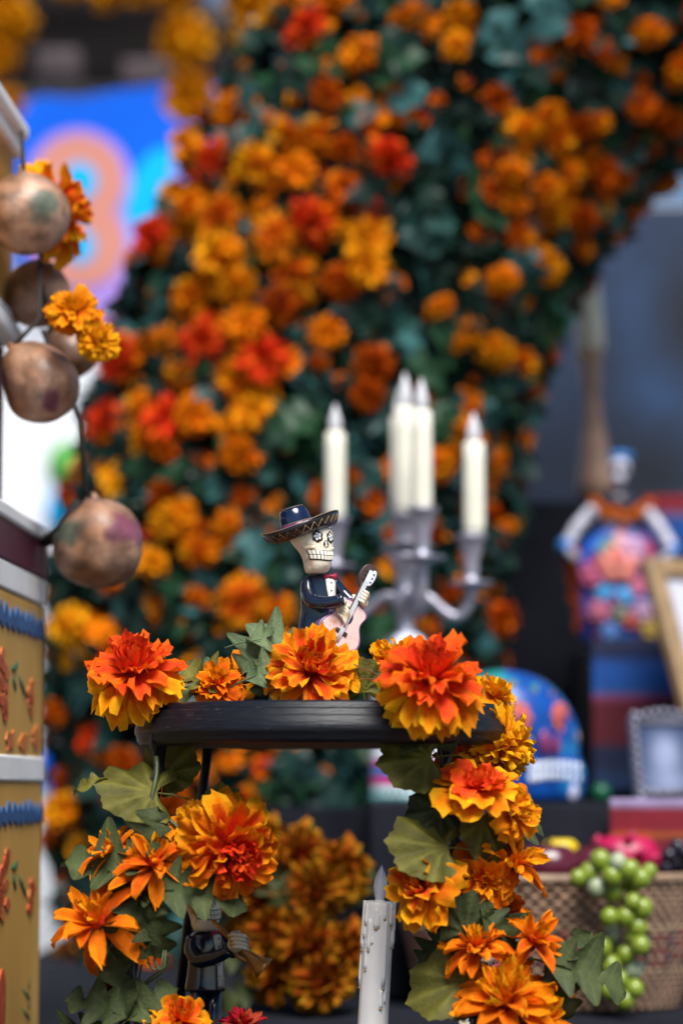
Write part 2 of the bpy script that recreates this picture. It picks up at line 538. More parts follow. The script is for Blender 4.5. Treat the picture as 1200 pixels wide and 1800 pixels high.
def lobed_geo(seed, nl=3, slim=1.0, n=36):
    """chrysanthemum-like leaf with deep rounded lobes, base at origin, along +X, about 1 long"""
    r = random.Random(seed)
    mid, eL, eR = [], [], []
    k1, k2 = r.uniform(.85, 1.1), r.uniform(.85, 1.1)
    for i in range(n + 1):
        t = i / n
        env = 0.46 * math.sin(PI * min(1, t * 0.95 + 0.04)) ** 0.7 * slim
        for e, sg, kk in ((eL, 1, k1), (eR, -1, k2)):
            ph = t * nl + 0.5 + .06 * sg
            saw = (0.5 + 0.5 * math.cos(2 * PI * ph)) ** 0.55
            wv = kk * env * (0.22 + 0.78 * saw) * r.uniform(.98, 1.02) if 0 < i < n else 0.004
            fx = t + 0.5 * wv * (1 - .7 * t)
            e.append((fx, sg * (wv + 0.01), 0.35 * wv - 0.42 * t * t + 0.13 * math.sin(7 * t + sg * 1.3 + seed)))
        mid.append((t, 0, -0.42 * t * t - 0.02 + 0.02 * math.sin(8 * t + seed)))
    vs = mid + eL + eR
    m = n + 1
    fs = []
    for i in range(n):
        fs.append((i, i + 1, m + i + 1, m + i))
        fs.append((i + 1, i, 2 * m + i, 2 * m + i + 1))
    cs = [(1.45, 1.4, 1.3)] * m + [((.85,) * 3 if i % 4 else (1.35, 1.3, 1.1)) for i in range(2 * m)]
    return vs, fs, cs


def broad_geo(seed):
    """pleated scalloped leaf, stalk at origin, about 1 long"""
    r = random.Random(seed)
    n = 42
    vs = [(0.12, 0, 0)]
    cs = [(1.4, 1.35, 1.2)]
    fs = []
    ph = r.random() * 6
    for ring, q in ((1, 0.35), (2, 0.7), (3, 1.0)):
        for j in range(n + 1):
            a = -2.35 + 4.7 * j / n
            rad = (0.62 + 0.2 * math.cos(a * 0.85)) * q
            vein = math.cos(a * 9.36)                     # seven ribs
            if ring == 3:
                rad *= 1 + 0.055 * vein + 0.02 * math.cos(a * 28) + r.uniform(-.015, .015)
            z = 0.04 * vein * q + 0.13 * q * q * math.sin(a * 1.7 + ph) - 0.2 * (rad * math.cos(a)) ** 2 * q + .05 * q * math.sin(a * 3.1 + ph * 2)
            vs.append((0.2 + rad * math.cos(a), rad * math.sin(a) * 0.86, z))
            k = 1.3 if vein > .9 else (.82 if vein < -.4 else 1.0)
            cs.append((k, k * .98, k * .92))
    for j in range(n):
        fs.append((0, 1 + j, 2 + j))
        for ring in range(2):
            o_ = 1 + ring * (n + 1)
            fs.append((o_ + j, o_ + n + 1 + j, o_ + n + 2 + j, o_ + 1 + j))
    return vs, fs, cs


lcache = {}
LCOL = {'leaf_olive': (.105, .098, .018), 'leaf_pale': (.1, .14, .07), 'leaf_grey': (.05, .066, .025), 'leaf_dark': (.032, .042, .014)}


def leaf_mesh(kind, k, mt):
    key = (kind, k, mt)
    if key not in lcache:
        b = MB()
        if kind == 'lobed':
            vs, fs, cs = lobed_geo(k * 7 + 3, 3)
        elif kind == 'slim':
            vs, fs, cs = lobed_geo(k * 7 + 5, 2, 0.7)
        else:
            vs, fs, cs = broad_geo(k)
        base = LCOL[mt]
        b.add(vs, fs, [tuple(q * w_ for q, w_ in zip(base, c)) for c in cs])
        b.col = base
        b.tube([(-.35, 0, -.05), (-.1, 0, .0), (.25, 0, -.02)], [.014, .016, .008], 5)
        lcache[key] = b.mesh('leaf', M[mt])
    return lcache[key]


def leaf(px, py, Y, size, ang, kind, mt, parent, k=0, tilt=0.0, n=(0, -1, .25)):
    """leaf whose stalk end stands at px,py and which points along the photo angle ang (deg, ccw from right)"""
    p = at(px, py, Y)
    a = math.radians(ang)
    x = V((math.cos(a), tilt, math.sin(a))).normalized()
    z = V(n)
    z = (z - x * z.dot(x)).normalized()
    y = z.cross(x)
    m = Matrix((x, y, z)).transposed().to_4x4() @ Matrix.Scale(size * u(Y), 4)
    o = bpy.data.objects.new('leaf', leaf_mesh(kind, k, mt))
    col.objects.link(o)
    o.parent = parent
    m.translation = p - ORG[parent.name]
    o.matrix_basis = m
    return o


# ------------------------------------------------------------------ setting
b = MB()
b.add([(-40, -20, 0), (40, -20, 0), (40, 80, 0), (-40, 80, 0)], [(0, 1, 2, 3)])
tag(b.build('ground', M['ground']), 'plain paved ground under the altar', 'ground', kind='structure')

ZT = CAM.z - 0.229                                     # altar table top


def px_box(b, x0, x1, ytop, Y0, Y1, zbot):
    p, q = at(x0, ytop, Y0), at(x1, ytop, Y0)
    b.box((p.x, Y0, zbot), (q.x, Y1, p.z))
    return p.z


def drape_front(name, mt, parent, x0, x1, ztop, zbot, Y, folds, amp, bands=None):
    """a hanging cloth front with soft vertical folds; bands = [(fraction from top, colour)]"""
    b = MB()
    nx, nz = 60, 24
    vs, cs, fs = [], [], []
    for i in range(nz + 1):
        t = i / nz
        for j in range(nx + 1):
            s = j / nx
            dy = amp * (0.15 + t) * math.sin(s * folds * 6.28 + 1.3 * math.sin(s * 9)) * 0.5
            vs.append((x0 + (x1 - x0) * s, Y - 0.004 - amp * 0.6 + dy, ztop + (zbot - ztop) * t))
            c = (1, 1, 1)
            if bands:
                for fr, cc in bands:
                    if t >= fr - 1e-6:
                        c = cc
            cs.append(c)
    for i in range(nz):
        for j in range(nx):
            k = i * (nx + 1) + j
            fs.append((k, k + 1, k + nx + 2, k + nx + 1))
    b.add(vs, fs, cs)
    o = b.build(name, mt, parent)
    m = o.modifiers.new('thick', 'SOLIDIFY')
    m.thickness = 0.002
    return o


tb = empty('altar_table', (0.1, 1.7, 0), 'low black cloth covered altar table under the basket and candle', 'table')
b = MB()
b.box((-0.42, 1.60, 0.0), (0.75, 3.9, ZT))
b.build('cloth_top', M['cloth'], tb, bev=0.008)
drape_front('cloth_skirt', M['cloth'], tb, -0.42, 0.75, ZT - .005, 0.02, 1.60, 14, 0.02)

s3 = empty('altar_step', at(900, 1770, 2.62), 'black cloth covered lower altar step behind the fruit basket', 'step')
b = MB()
Z3 = px_box(b, 650, 1420, 1413, 2.62, 3.15, ZT + .002)
b.build('cloth_box', M['cloth'], s3, bev=0.006)
s3b = empty('altar_step', at(540, 1700, 2.95), 'black cloth covered block behind the yellow marigold bunch', 'step')
b = MB()
px_box(b, 415, 648, 1420, 2.95, 3.3, ZT + .002)
b.build('cloth_box', M['cloth'], s3b, bev=0.006)
s2 = empty('altar_step', at(1150, 1400, 3.15), 'middle altar step draped in a blue and maroon striped blanket', 'step')
b = MB()
Z2 = px_box(b, 1042, 1440, 1131, 3.16, 3.5, Z3)
b.build('cloth_box', M['cloth'], s2, bev=0.006)
p0, p1 = at(1038, 1131, 3.16), at(1420, 1131, 3.16)
NAV, BLU, MAR = (0.003, 0.008, 0.04), (0.003, 0.06, 0.28), (0.085, 0.002, 0.01)
drape_front('striped_blanket', M['vc_cloth'], s2, p0.x, p1.x, Z2 + .003, Z3 + .01, 3.16, 2, 0.006,
            [(0, NAV), (.09, (0.004, .03, .15)), (.16, BLU), (.3, (0.006, .075, .26)), (.36, (.2, .03, .1)), (.4, MAR), (.7, NAV), (.86, (0.003, .02, .07))])
s1 = empty('altar_step', at(1100, 1150, 3.5), 'tall black cloth covered upper altar step behind the skeleton lady', 'step')
b = MB()
Z1 = px_box(b, 872, 1440, 880, 3.52, 3.95, ZT)
b.build('cloth_box', M['cloth'], s1, bev=0.006)
p0, p1 = at(1128, 872, 3.5), at(1440, 872, 3.5)
bl = drape_front('striped_blanket', M['vc_cloth'], s1, p0.x, p1.x, p0.z, Z2 + .02, 3.5, 2, 0.006,
                 [(0, (.2, .003, .012)), (.11, (.18, .09, .18)), (.16, BLU), (.3, NAV), (.45, MAR), (.6, BLU), (.8, MAR)])
b = MB()
q0, q1 = at(1070, 1408, 2.60), at(1420, 1408, 2.60)
rc = drape_front('red_runner', M['vc_cloth'], s3, q0.x, q1.x, Z3 + .006, ZT + .06, 2.605, 2, 0.006,
                 [(0, (.22, .17, .3)), (.045, (.17, .002, .012)), (.24, (.3, .06, .006)), (.28, (.14, .002, .012))])

# far building behind
bd = empty('building', at(200, 1500, 6.4), 'pale walled building with dark wooden eaves behind the flower arch', 'building')
b = MB()
p0, p1 = at(-500, 0, 6.4), at(460, 0, 6.4)
zt, zb = at(0, 150, 6.4).z, 0
b.box((p0.x, 6.4, 0), (p1.x, 6.9, zt))
b.build('wall', M['wall'], bd)
b = MB()
b.box((p0.x - .2, 5.9, zt + .002), (at(338, 0, 5.9).x, 7.2, at(0, -30, 6.4).z))
b.build('eaves', M['roof'], bd)
b = MB()
p, q = at(66, 95, 5.86), at(145, 150, 5.86)
b.box((p.x, 5.80, q.z), (q.x, 5.895, p.z))
b.build('beam_end', M['roofbeam'], bd, bev=.01)
b = MB()
p, q = at(285, 110, 5.86), at(300, 160, 5.86)
b.box((p.x - .1, 5.82, q.z), (q.x, 5.895, p.z))
b.build('beam_end', M['roofbeam'], bd, bev=.01)
for nm, mt, x, y, rx, ry in (('painted_patch', 'b_pink', 105, 1010, 22, 40), ('painted_patch', 'b_green', 118, 815, 34, 40), ('painted_patch', 'b_cyan', 112, 900, 30, 45), ('painted_patch', 'b_blue', 100, 1345, 32, 60), ('painted_patch', 'b_green', 100, 1430, 26, 30), ('painted_patch', 'b_blue', 90, 1215, 30, 26), ('painted_patch', 'b_pink', 100, 1105, 18, 20)):
    b = MB()
    c = at(x, y, 6.39)
    b.T = frame(c, (0, -1, 0))
    b.prism([(math.cos(2 * PI * k / 24) * rx * u(6.4), math.sin(2 * PI * k / 24) * ry * u(6.4)) for k in range(24)], -.012, .004)
    b.build(nm, M[mt], bd)

b = MB()
b.box((at(340, 0, 6.0).x, 6.0, zt + .004), (at(425, 0, 6.0).x, 6.4, at(0, 48, 6.2).z))
b.build('eaves', M['roof'], bd)

# painted banner
bn = empty('painted_banner', at(160, 560, 5.6), 'bright blue banner with a large salmon figure eight hung behind the gourds', 'banner')
b = MB()
Yb = 5.6
out = [(30, 185), (75, 168), (140, 172), (200, 160), (290, 150), (420, 155), (420, 560), (300, 560), (30, 560)]
b.T = Matrix.Identity(4)
b.loft([[at(x, y, Yb) for x, y in out], [at(x, y, Yb + .02) for x, y in out]])
b.build('board', M['b_blue'], bn, smooth=False)
k = u(Yb)


def blob(name, mt, pts, d):
    b = MB()
    b.loft([[at(x, y, Yb - d) for x, y in pts], [at(x, y, Yb - .002) for x, y in pts]])
    return b.build(name, M[mt], bn, smooth=False)


def ell(cx, cy, rx, ry, n=40, a0=0, a1=2 * PI):
    return [(cx + rx * math.cos(a0 + (a1 - a0) * i / n), cy + ry * math.sin(a0 + (a1 - a0) * i / n)) for i in range(n)]


blob('painted_shape', 'b_cyan', ell(290, 400, 72, 140), .005)
blob('painted_shape', 'b_lilac', [(310, 230), (360, 190), (420, 190), (420, 420), (270, 420), (285, 380), (300, 320)], .008)
blob('painted_shape', 'b_lilac', [(60, 500), (130, 520), (200, 490), (260, 450), (290, 560), (60, 560)], .008)
blob('painted_halo', 'b_lilac', ell(138, 318, 92, 92), .010)
blob('painted_halo', 'b_lilac', ell(142, 425, 92, 90), .0105)
blob('painted_figure_eight', 'b_salmon', ell(138, 318, 82, 82), .013)
blob('painted_figure_eight', 'b_salmon', ell(142, 425, 80, 80), .0135)
blob('painted_hole', 'b_cyan', ell(140, 318, 30, 32), .016)
blob('painted_hole', 'b_cyan', ell(140, 432, 26, 30), .0165)

# dark portrait print behind the altar
b = MB()
nx, nz = 60, 60
Yp = 4.25
vs, cs, fs = [], [], []


def bump2(x, y, cx, cy, rx, ry):
    return math.exp(-(((x - cx) / rx) ** 2 + ((y - cy) / ry) ** 2))


for i in range(nz + 1):
    for j in range(nx + 1):
        x, y = 860 + 700 * j / nx, 362 + 583 * i / nz
        c = (0.016, 0.032, 0.075)
        c = lerp(c, (0.009, 0.011, 0.022), min(1, .75 * bump2(x, y, 1010, 830, 150, 130) + .5 * bump2(x, y, 1075, 640, 45, 90)))
        c = lerp(c, (0.02, 0.055, 0.14), min(1, .9 * bump2(x, y, 1160, 690, 60, 45) + .5 * bump2(x, y, 1110, 560, 40, 90)))
        c = lerp(c, (0.006, 0.006, 0.01), min(1, .95 * bump2(x, y, 1215, 560, 60, 110) + .9 * bump2(x, y, 1150, 835, 75, 65)))
        vs.append(at(x, y, Yp))
        cs.append(c)
for i in range(nz):
    for j in range(nx):
        k = i * (nx + 1) + j
        fs.append((k, k + 1, k + nx + 2, k + nx + 1))
b.add(vs, fs, cs)
o = b.build('backdrop_print', M['vc'])
m = o.modifiers.new('thick', 'SOLIDIFY')
m.thickness = 0.015
m.offset = -1
tag(o, 'dark blue grey portrait print hanging behind the altar steps', 'print')

# ------------------------------------------------------------------ flower arch
YA = 3.32
CL = [(505, 2120), (500, 1900), (490, 1600), (480, 1350), (482, 1120), (515, 900), (560, 700), (625, 500), (728, 292), (864, 116), (1046, -42), (1260, -190), (1500, -270)]
CR = [370, 370, 375, 385, 395, 385, 378, 370, 366, 370, 370, 360, 350]


def cl_at(t):
    t = max(0, min(len(CL) - 1.001, t))
    i = int(t)
    f = t - i
    g = [CL[max(0, i - 1)], CL[i], CL[i + 1], CL[min(len(CL) - 1, i + 2)]]
    P = [V((q[0], q[1], 0)) for q in g]
    p = 0.5 * ((2 * P[1]) + (P[2] - P[0]) * f + (2 * P[0] - 5 * P[1] + 4 * P[2] - P[3]) * f * f + (3 * P[1] - P[0] - 3 * P[2] + P[3]) * f ** 3)
    r = CR[i] + (CR[i + 1] - CR[i]) * f
    return p, r


def arch_pt(t, phi, k=1.0):
    """point and outward normal on the arch tube; phi 0 faces the camera, + to the right"""
    p, r = cl_at(t)
    q, _ = cl_at(t + .05)
    d = (q - p).normalized()
    nx, ny = -d.y, d.x                    # photo-plane normal, to the right of travel
    c = at(p.x, p.y, YA)
    tn = V((nx, 0, -ny)).normalized()
    n = (tn * math.sin(phi) + V((0, -1, 0)) * math.cos(phi)).normalized()
    rr = r * u(YA) * k
    return c + V((n.x * rr, n.y * rr * 0.8, n.z * rr)), n


def arch_from_px(x, y):
    best = None
    for i in range(0, 241):
        t = i * 12 / 240
        p, r = cl_at(t)
        d = (p.x - x) ** 2 + (p.y - y) ** 2
        if best is None or d < best[0]:
            best = (d, t)
    t = best[1]
    p, r = cl_at(t)
    q, _ = cl_at(t + .05)
    d = (q - p).normalized()
    s = ((x - p.x) * -d.y + (y - p.y) * d.x) / r
    return t, math.asin(max(-.98, min(.98, s)))


ar = empty('marigold_arch', (at(500, 1900, YA).x, YA, 0), 'tall arch thickly covered in orange and red marigolds and dark leaves', 'flower arch')
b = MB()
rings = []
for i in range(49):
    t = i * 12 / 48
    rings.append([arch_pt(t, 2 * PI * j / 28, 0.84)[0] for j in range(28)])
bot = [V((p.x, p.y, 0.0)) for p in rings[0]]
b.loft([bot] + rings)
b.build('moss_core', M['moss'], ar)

FL = [  # photo x, y, diameter, palette
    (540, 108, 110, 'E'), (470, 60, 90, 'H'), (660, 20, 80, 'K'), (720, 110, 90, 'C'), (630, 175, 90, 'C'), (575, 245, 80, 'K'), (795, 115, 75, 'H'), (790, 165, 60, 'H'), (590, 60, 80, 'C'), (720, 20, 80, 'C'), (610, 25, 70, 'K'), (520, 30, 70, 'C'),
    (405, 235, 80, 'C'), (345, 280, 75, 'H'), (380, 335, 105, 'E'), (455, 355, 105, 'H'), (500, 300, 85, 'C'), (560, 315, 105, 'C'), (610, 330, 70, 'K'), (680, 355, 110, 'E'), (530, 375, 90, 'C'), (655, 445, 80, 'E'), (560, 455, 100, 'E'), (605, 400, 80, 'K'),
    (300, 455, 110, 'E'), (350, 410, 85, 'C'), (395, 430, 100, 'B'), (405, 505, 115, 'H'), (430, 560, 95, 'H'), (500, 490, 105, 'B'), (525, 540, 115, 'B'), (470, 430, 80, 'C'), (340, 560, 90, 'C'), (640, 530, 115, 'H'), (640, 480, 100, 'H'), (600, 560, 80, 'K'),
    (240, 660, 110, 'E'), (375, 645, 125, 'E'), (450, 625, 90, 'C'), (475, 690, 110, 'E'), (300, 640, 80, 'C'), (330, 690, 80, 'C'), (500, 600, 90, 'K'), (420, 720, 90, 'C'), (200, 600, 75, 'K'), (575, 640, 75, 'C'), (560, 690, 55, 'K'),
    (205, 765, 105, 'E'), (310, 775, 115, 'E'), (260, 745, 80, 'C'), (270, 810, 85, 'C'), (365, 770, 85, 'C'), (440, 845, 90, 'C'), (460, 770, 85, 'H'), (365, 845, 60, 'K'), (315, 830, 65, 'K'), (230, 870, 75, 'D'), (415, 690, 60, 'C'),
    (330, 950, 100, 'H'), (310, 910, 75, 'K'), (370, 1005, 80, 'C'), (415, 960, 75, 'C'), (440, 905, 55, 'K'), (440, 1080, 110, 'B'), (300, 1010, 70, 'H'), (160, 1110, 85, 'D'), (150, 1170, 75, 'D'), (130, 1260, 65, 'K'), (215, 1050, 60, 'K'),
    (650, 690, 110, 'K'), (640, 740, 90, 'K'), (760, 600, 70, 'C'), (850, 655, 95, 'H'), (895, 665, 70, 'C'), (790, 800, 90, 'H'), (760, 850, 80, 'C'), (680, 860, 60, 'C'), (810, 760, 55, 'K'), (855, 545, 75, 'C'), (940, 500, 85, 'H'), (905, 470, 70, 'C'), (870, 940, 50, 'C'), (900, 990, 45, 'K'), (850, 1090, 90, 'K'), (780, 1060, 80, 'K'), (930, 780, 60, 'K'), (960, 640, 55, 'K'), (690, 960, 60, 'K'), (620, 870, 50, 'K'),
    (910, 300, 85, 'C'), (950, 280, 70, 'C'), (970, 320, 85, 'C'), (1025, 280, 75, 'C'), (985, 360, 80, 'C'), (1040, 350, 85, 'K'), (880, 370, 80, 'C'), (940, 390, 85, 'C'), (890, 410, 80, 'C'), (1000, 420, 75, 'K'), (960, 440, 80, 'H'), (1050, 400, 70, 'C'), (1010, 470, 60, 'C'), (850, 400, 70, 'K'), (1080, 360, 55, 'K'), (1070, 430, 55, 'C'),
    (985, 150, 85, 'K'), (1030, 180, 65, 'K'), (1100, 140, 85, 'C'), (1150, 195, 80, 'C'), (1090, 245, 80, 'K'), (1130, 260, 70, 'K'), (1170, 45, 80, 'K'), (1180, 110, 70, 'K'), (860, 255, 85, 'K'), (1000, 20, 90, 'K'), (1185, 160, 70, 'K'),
    (150, 1420, 90, 'H'), (165, 1480, 85, 'H'), (250, 1340, 80, 'K'), (130, 1370, 70, 'K'), (180, 1310, 75, 'E'), (420, 1340, 65, 'C'), (470, 1345, 55, 'E'), (330, 1400, 80, 'K'), (260, 1420, 60, 'C'), (160, 1560, 70, 'K'), (380, 1370, 55, 'C'), (150, 1700, 70, 'K'), (440, 1400, 50, 'E'), (120, 1480, 60, 'K'), (205, 1180, 60, 'K'), (370, 1080, 60, 'C'), (500, 1100, 70, 'C')]
nfl = 0
placed = []


def arch_flower(t, phi, d, pal, lift=1.02):
    global nfl
    p, n = arch_pt(t, phi, lift)
    n = (n + V((R.uniform(-.75, .65), -0.2, R.uniform(-.45, .75)))).normalized()
    r = d * .5 * u(YA - .25) * (.92 if phi < .05 and t > 3.5 else .84)
    o = bpy.data.objects.new('marigold', far_flower_mesh(pal, R.randrange(3), 'marigold' if d > 66 else 'far'))
    col.objects.link(o)
    o.parent = ar
    fm = frame(p - ORG[ar.name], n, (R.uniform(-1, 1), .2, R.uniform(-1, 1))) @ Matrix.Diagonal((r * R.uniform(.8, 1.12), r * R.uniform(.85, 1.1), r * R.uniform(.7, 1.15), 1))
    o.matrix_basis = fm
    placed.append(p)
    nfl += 1


for x, y, d, pl in FL:
    t, phi = arch_from_px(x, y)
    arch_flower(t, phi, d, pl, 1.0 + R.uniform(-.02, .07))
tries = 0
while nfl < 290 and tries < 4000:
    tries += 1
    t, phi = R.uniform(0.5, 11.5), R.uniform(-2.0, 2.0)
    p, n = arch_pt(t, phi, 1.0)
    far = abs(phi) > 1.15
    mind = 0.075 if far else 0.062
    if min((p - q).length for q in placed) < mind:
        continue
    if not far and R.random() < .35:
        continue
    arch_flower(t, phi, R.uniform(34, 66) if not far else R.uniform(60, 95), R.choice('KKCCKKH' if t < 4 or phi > .3 else 'CCKHKB'), R.uniform(.9, .99) if not far else 1.0)  # dark rust heads favoured on the right, also standing in for shade there

b = MB()
for i in range(900):
    t, phi = R.uniform(.6, 11.5), R.uniform(-1.5, 1.5)
    p, n = arch_pt(t, phi, R.uniform(.93, 1.0))
    if 3.5 < t < 9 and -.05 < phi < .5 and R.random() < .75:
        continue
    n = (n + V((R.uniform(-.8, .8), -.2, R.uniform(-.5, .8)))).normalized()
    r = R.uniform(13, 32) * u(YA - .25)
    fm = frame(p, n, (R.uniform(-1, 1), .2, R.uniform(-1, 1)))
    pal = R.choice('KCCCHBHEE' if phi < .1 else 'KKKKCCCH')  # right side leans to dark rust, its shade partly put into the colour
    for m, cl, kk in petal_mats('open', R, .25):
        g = petal_geo(PW['open'][cl], .3, .15, .15, PAL[pal][cl], R.randrange(9999), False, 2, 2)
        b.T = fm @ Matrix.Scale(r, 4) @ m
        b.add(g[0], g[2], g[1])
b.T = Matrix.Identity(4)
tag(b.build('small_blossoms', M['arch_petal'], ar), kind='stuff')

# leaves of the arch: the largest as single leaves, the rest as one mass
ARC = []
for k in range(5):
    ARC.append(lobed_geo(k * 3 + 1, 3 if k % 2 else 2, 0.9 + .1 * k, 12)[:2])
lc = [(0.005, 0.02, 0.014), (0.007, 0.028, 0.017), (0.014, 0.05, 0.043), (0.013, 0.052, 0.02), (0.004, 0.014, 0.010), (0.036, 0.12, 0.12)]
ameshes = []
for k in range(5):
    for c in range(6):
        b = MB()
        b.col = lc[c]
        b.add(*ARC[k])
        ameshes.append(b.mesh('leaf', M['leaf_arch']))


def leaf_m(t, phi, lift, size):
    p, n = arch_pt(t, phi, lift)
    q, _ = arch_pt(t - .1, phi, lift)
    down = (q - p).normalized()
    side = n.cross(down)
    a = R.gauss(0, 1.1)
    x = (down * math.cos(a) + side * math.sin(a) + n * R.uniform(-.1, .75)).normalized()
    z = (n + V((R.uniform(-.6, .6), R.uniform(-.6, .3), R.uniform(-.3, .7)))).normalized()
    z = (z - x * z.dot(x)).normalized()
    m = Matrix((x, z.cross(x), z)).transposed().to_4x4() @ Matrix.Scale(size, 4)
    m.translation = p - x * size * .4
    return m


BIG = [(760, 340, 110, 5), (905, 60, 120, 5), (935, 110, 100, 5), (880, 170, 110, 2), (830, 60, 90, 2), (640, 90, 90, 2), (460, 290, 100, 2), (450, 230, 80, 2), (370, 690, 80, 3), (690, 150, 90, 1), (740, 420, 90, 1), (640, 620, 80, 1), (230, 560, 110, 4), (250, 520, 90, 4), (540, 780, 110, 3), (590, 830, 90, 3), (500, 800, 80, 1), (900, 560, 90, 3), (740, 700, 90, 3), (470, 1000, 110, 3), (500, 1040, 100, 2), (200, 980, 100, 2), (330, 1060, 90, 3), (130, 1000, 90, 2), (180, 1240, 110, 2), (240, 1250, 100, 2), (210, 1380, 100, 2), (300, 590, 80, 2), (160, 700, 80, 2), (350, 870, 90, 3), (280, 860, 90, 3), (880, 880, 80, 2), (860, 990, 80, 2), (930, 600, 70, 3), (560, 1380, 120, 2), (600, 1350, 100, 2), (520, 1340, 90, 2)]
nl = 0
for x, y, s, c in BIG:
    t, phi = arch_from_px(x, y)
    m = leaf_m(t, phi, 1.05, s * u(YA - .25))
    m.translation -= ORG[ar.name]
    o = bpy.data.objects.new('leaf', ameshes[R.randrange(5) * 6 + c])
    col.objects.link(o)
    o.parent = ar
    o.matrix_basis = m
    nl += 1
while nl < 295:
    m = leaf_m(R.uniform(.5, 11), R.uniform(-1.3, 1.3), R.uniform(.97, 1.06), R.uniform(.05, .075))
    m.translation -= ORG[ar.name]
    o = bpy.data.objects.new('leaf', ameshes[R.randrange(30)])
    col.objects.link(o)
    o.parent = ar
    o.matrix_basis = m
    nl += 1
b = MB()
for i in range(6500):
    k = R.randrange(5)
    b.col = lc[R.choice((0, 0, 1, 2, 2, 3, 3, 4, 4, 5))]
    b.T = leaf_m(R.uniform(0, 12), R.uniform(-2.4, 2.4), R.uniform(.84, 1.03), R.uniform(.03, .06))
    b.add(*ARC[k])
b.T = Matrix.Identity(4)
tag(b.build('foliage', M['leaf_mass'], ar), kind='stuff')

# ------------------------------------------------------------------ marigold strings hanging from the eaves
def pom_string(name, label, pts, Y):
    r = empty(name, at(pts[-1][0], pts[-1][1], Y), label, 'garland', 'marigold strings under the eaves')
    b = MB()
    b.tube([at(x, y, Y) for x, y, d, p in pts], .004, 6)
    b.build('string', M['cord'], r)
    for x, y, d, pl in pts:
        p = at(x, y, Y)
        rad = d * .5 * u(Y)
        for s in (-1, 1):
            o = bpy.data.objects.new('marigold', far_flower_mesh(pl, R.randrange(3), 'marigold'))
            col.objects.link(o)
            o.parent = r
            o.matrix_basis = frame(p - ORG[r.name], (R.uniform(-.3, .3), s, R.uniform(-.1, .3))) @ Matrix.Scale(rad * .92, 4)


pom_string('marigold_string', 'string of large orange marigold heads beside the blue banner', [(300, -30, 100, 'D'), (322, 72, 112, 'D'), (332, 172, 105, 'D')], 4.9)
pom_string('marigold_string', 'string of orange marigold heads above the painted column', [(10, -60, 110, 'D'), (14, 35, 105, 'D'), (4, 100, 70, 'D'), (8, 185, 75, 'D')], 4.9)
pom_string('marigold_string', 'short string of marigold heads along the eaves top', [(130, -45, 90, 'D'), (190, -25, 90, 'D'), (245, -20, 70, 'D')], 4.95)
pom_string('marigold_string', 'marigold heads hanging between bright sky gaps at arch top', [(460, -70, 110, 'D'), (440, -5, 110, 'D'), (445, 60, 90, 'D')], 4.2)

# ------------------------------------------------------------------ painted column on the left
YE = 2.28
E0 = at(80, 1000, YE)
E0 = V((E0.x, YE, 0))
UD = V((-0.0435, -1, 0)).normalized()
ND = V((1, -0.0435, 0)).normalized()
CT = Matrix((UD, -ND, V((0, 0, 1)))).transposed().to_4x4()      # local x: towards the camera, local -y: outward
CT.translation = E0


def ez(py):
    return at(80, py, YE).z


pc = empty('painted_column', E0, 'ochre painted column with white mouldings and blue zigzag bands at the left edge', 'column')


def cbox(name, mt, y0, y1, setb, proud=0.0, bev=.002):
    b = MB()
    b.T = CT
    b.box((-proud, setb - proud, ez(y1)), (0.5, 0.26, ez(y0)))
    return b.build(name, M[mt], pc, smooth=False, bev=bev)


b = MB()
b.T = CT
b.box((0, 0, 0.0), (0.5, 0.26, ez(1066)))
b.build('shaft', M['ochre'], pc, smooth=False, bev=.004)
cbox('white_band', 'white', 1021, 1066, 0, .0012)
cbox('burgundy_band', 'burg', 957, 1020.5, 0, .0018)
cbox('cap_moulding', 'white', 930, 956.5, 0, .004, .003)
cbox('upper_core', 'burg', 611, 929.5, .042)
cbox('upper_moulding', 'white', 580, 610, .024, 0, .004)
cbox('upper_moulding', 'white', 555, 579.5, .029, 0, .004)
cbox('upper_shaft', 'ochre', 281, 554.5, .036)
cbox('capital', 'white', 250, 280.5, .027, 0, .004)
cbox('capital', 'white', 222, 249.5, .021, 0, .004)
cbox('white_band', 'white', 1331, 1374, 0, .002)


def on_face(px, py, lift):
    a, c = (px - 600) / FPX, (900 - py) / FPX
    d = V((a, cP - c * sP, sP + c * cP))
    s = (E0 + ND * lift - CAM).dot(ND) / d.dot(ND)
    return CAM + d * s


def zigzag(y0, y1):
    b = MB()
    n = 34
    top, botv = [], []
    for i in range(n + 1):
        x = .002 + .46 * i / n
        z0, z1 = ez(y1), ez(y0)
        j = .35 * (z1 - z0)
        top.append(V((x, -.0018, z1 + (j if i % 2 else -j) * R.uniform(.5, 1.6))))
        botv.append(V((x, -.0018, z0 + (j if i % 2 else -j) * R.uniform(.3, .8))))
    b.T = CT
    b.loft([top, botv, [V((p.x, .001, p.z)) for p in botv], [V((p.x, .001, p.z)) for p in top], top], closed=False)
    b.build('zigzag_band', M['cobalt'], pc, smooth=False)


zigzag(1098, 1124)
zigzag(1418, 1442)


def motif(name, mt, cx, cy, w_, h_, n=16, jag=.12):
    """a painted dab on the column face; photo-pixel centre, size in metres"""
    c = on_face(cx, cy, .001)
    b = MB()
    b.T = frame(c, ND, UD)
    b.prism([(w_ * math.cos(2 * PI * k / n) * (1 + R.uniform(-jag, jag)), h_ * math.sin(2 * PI * k / n) * (1 + R.uniform(-jag, jag))) for k in range(n)], -.0014, .0006)
    b.build(name, M[mt], pc, smooth=False)


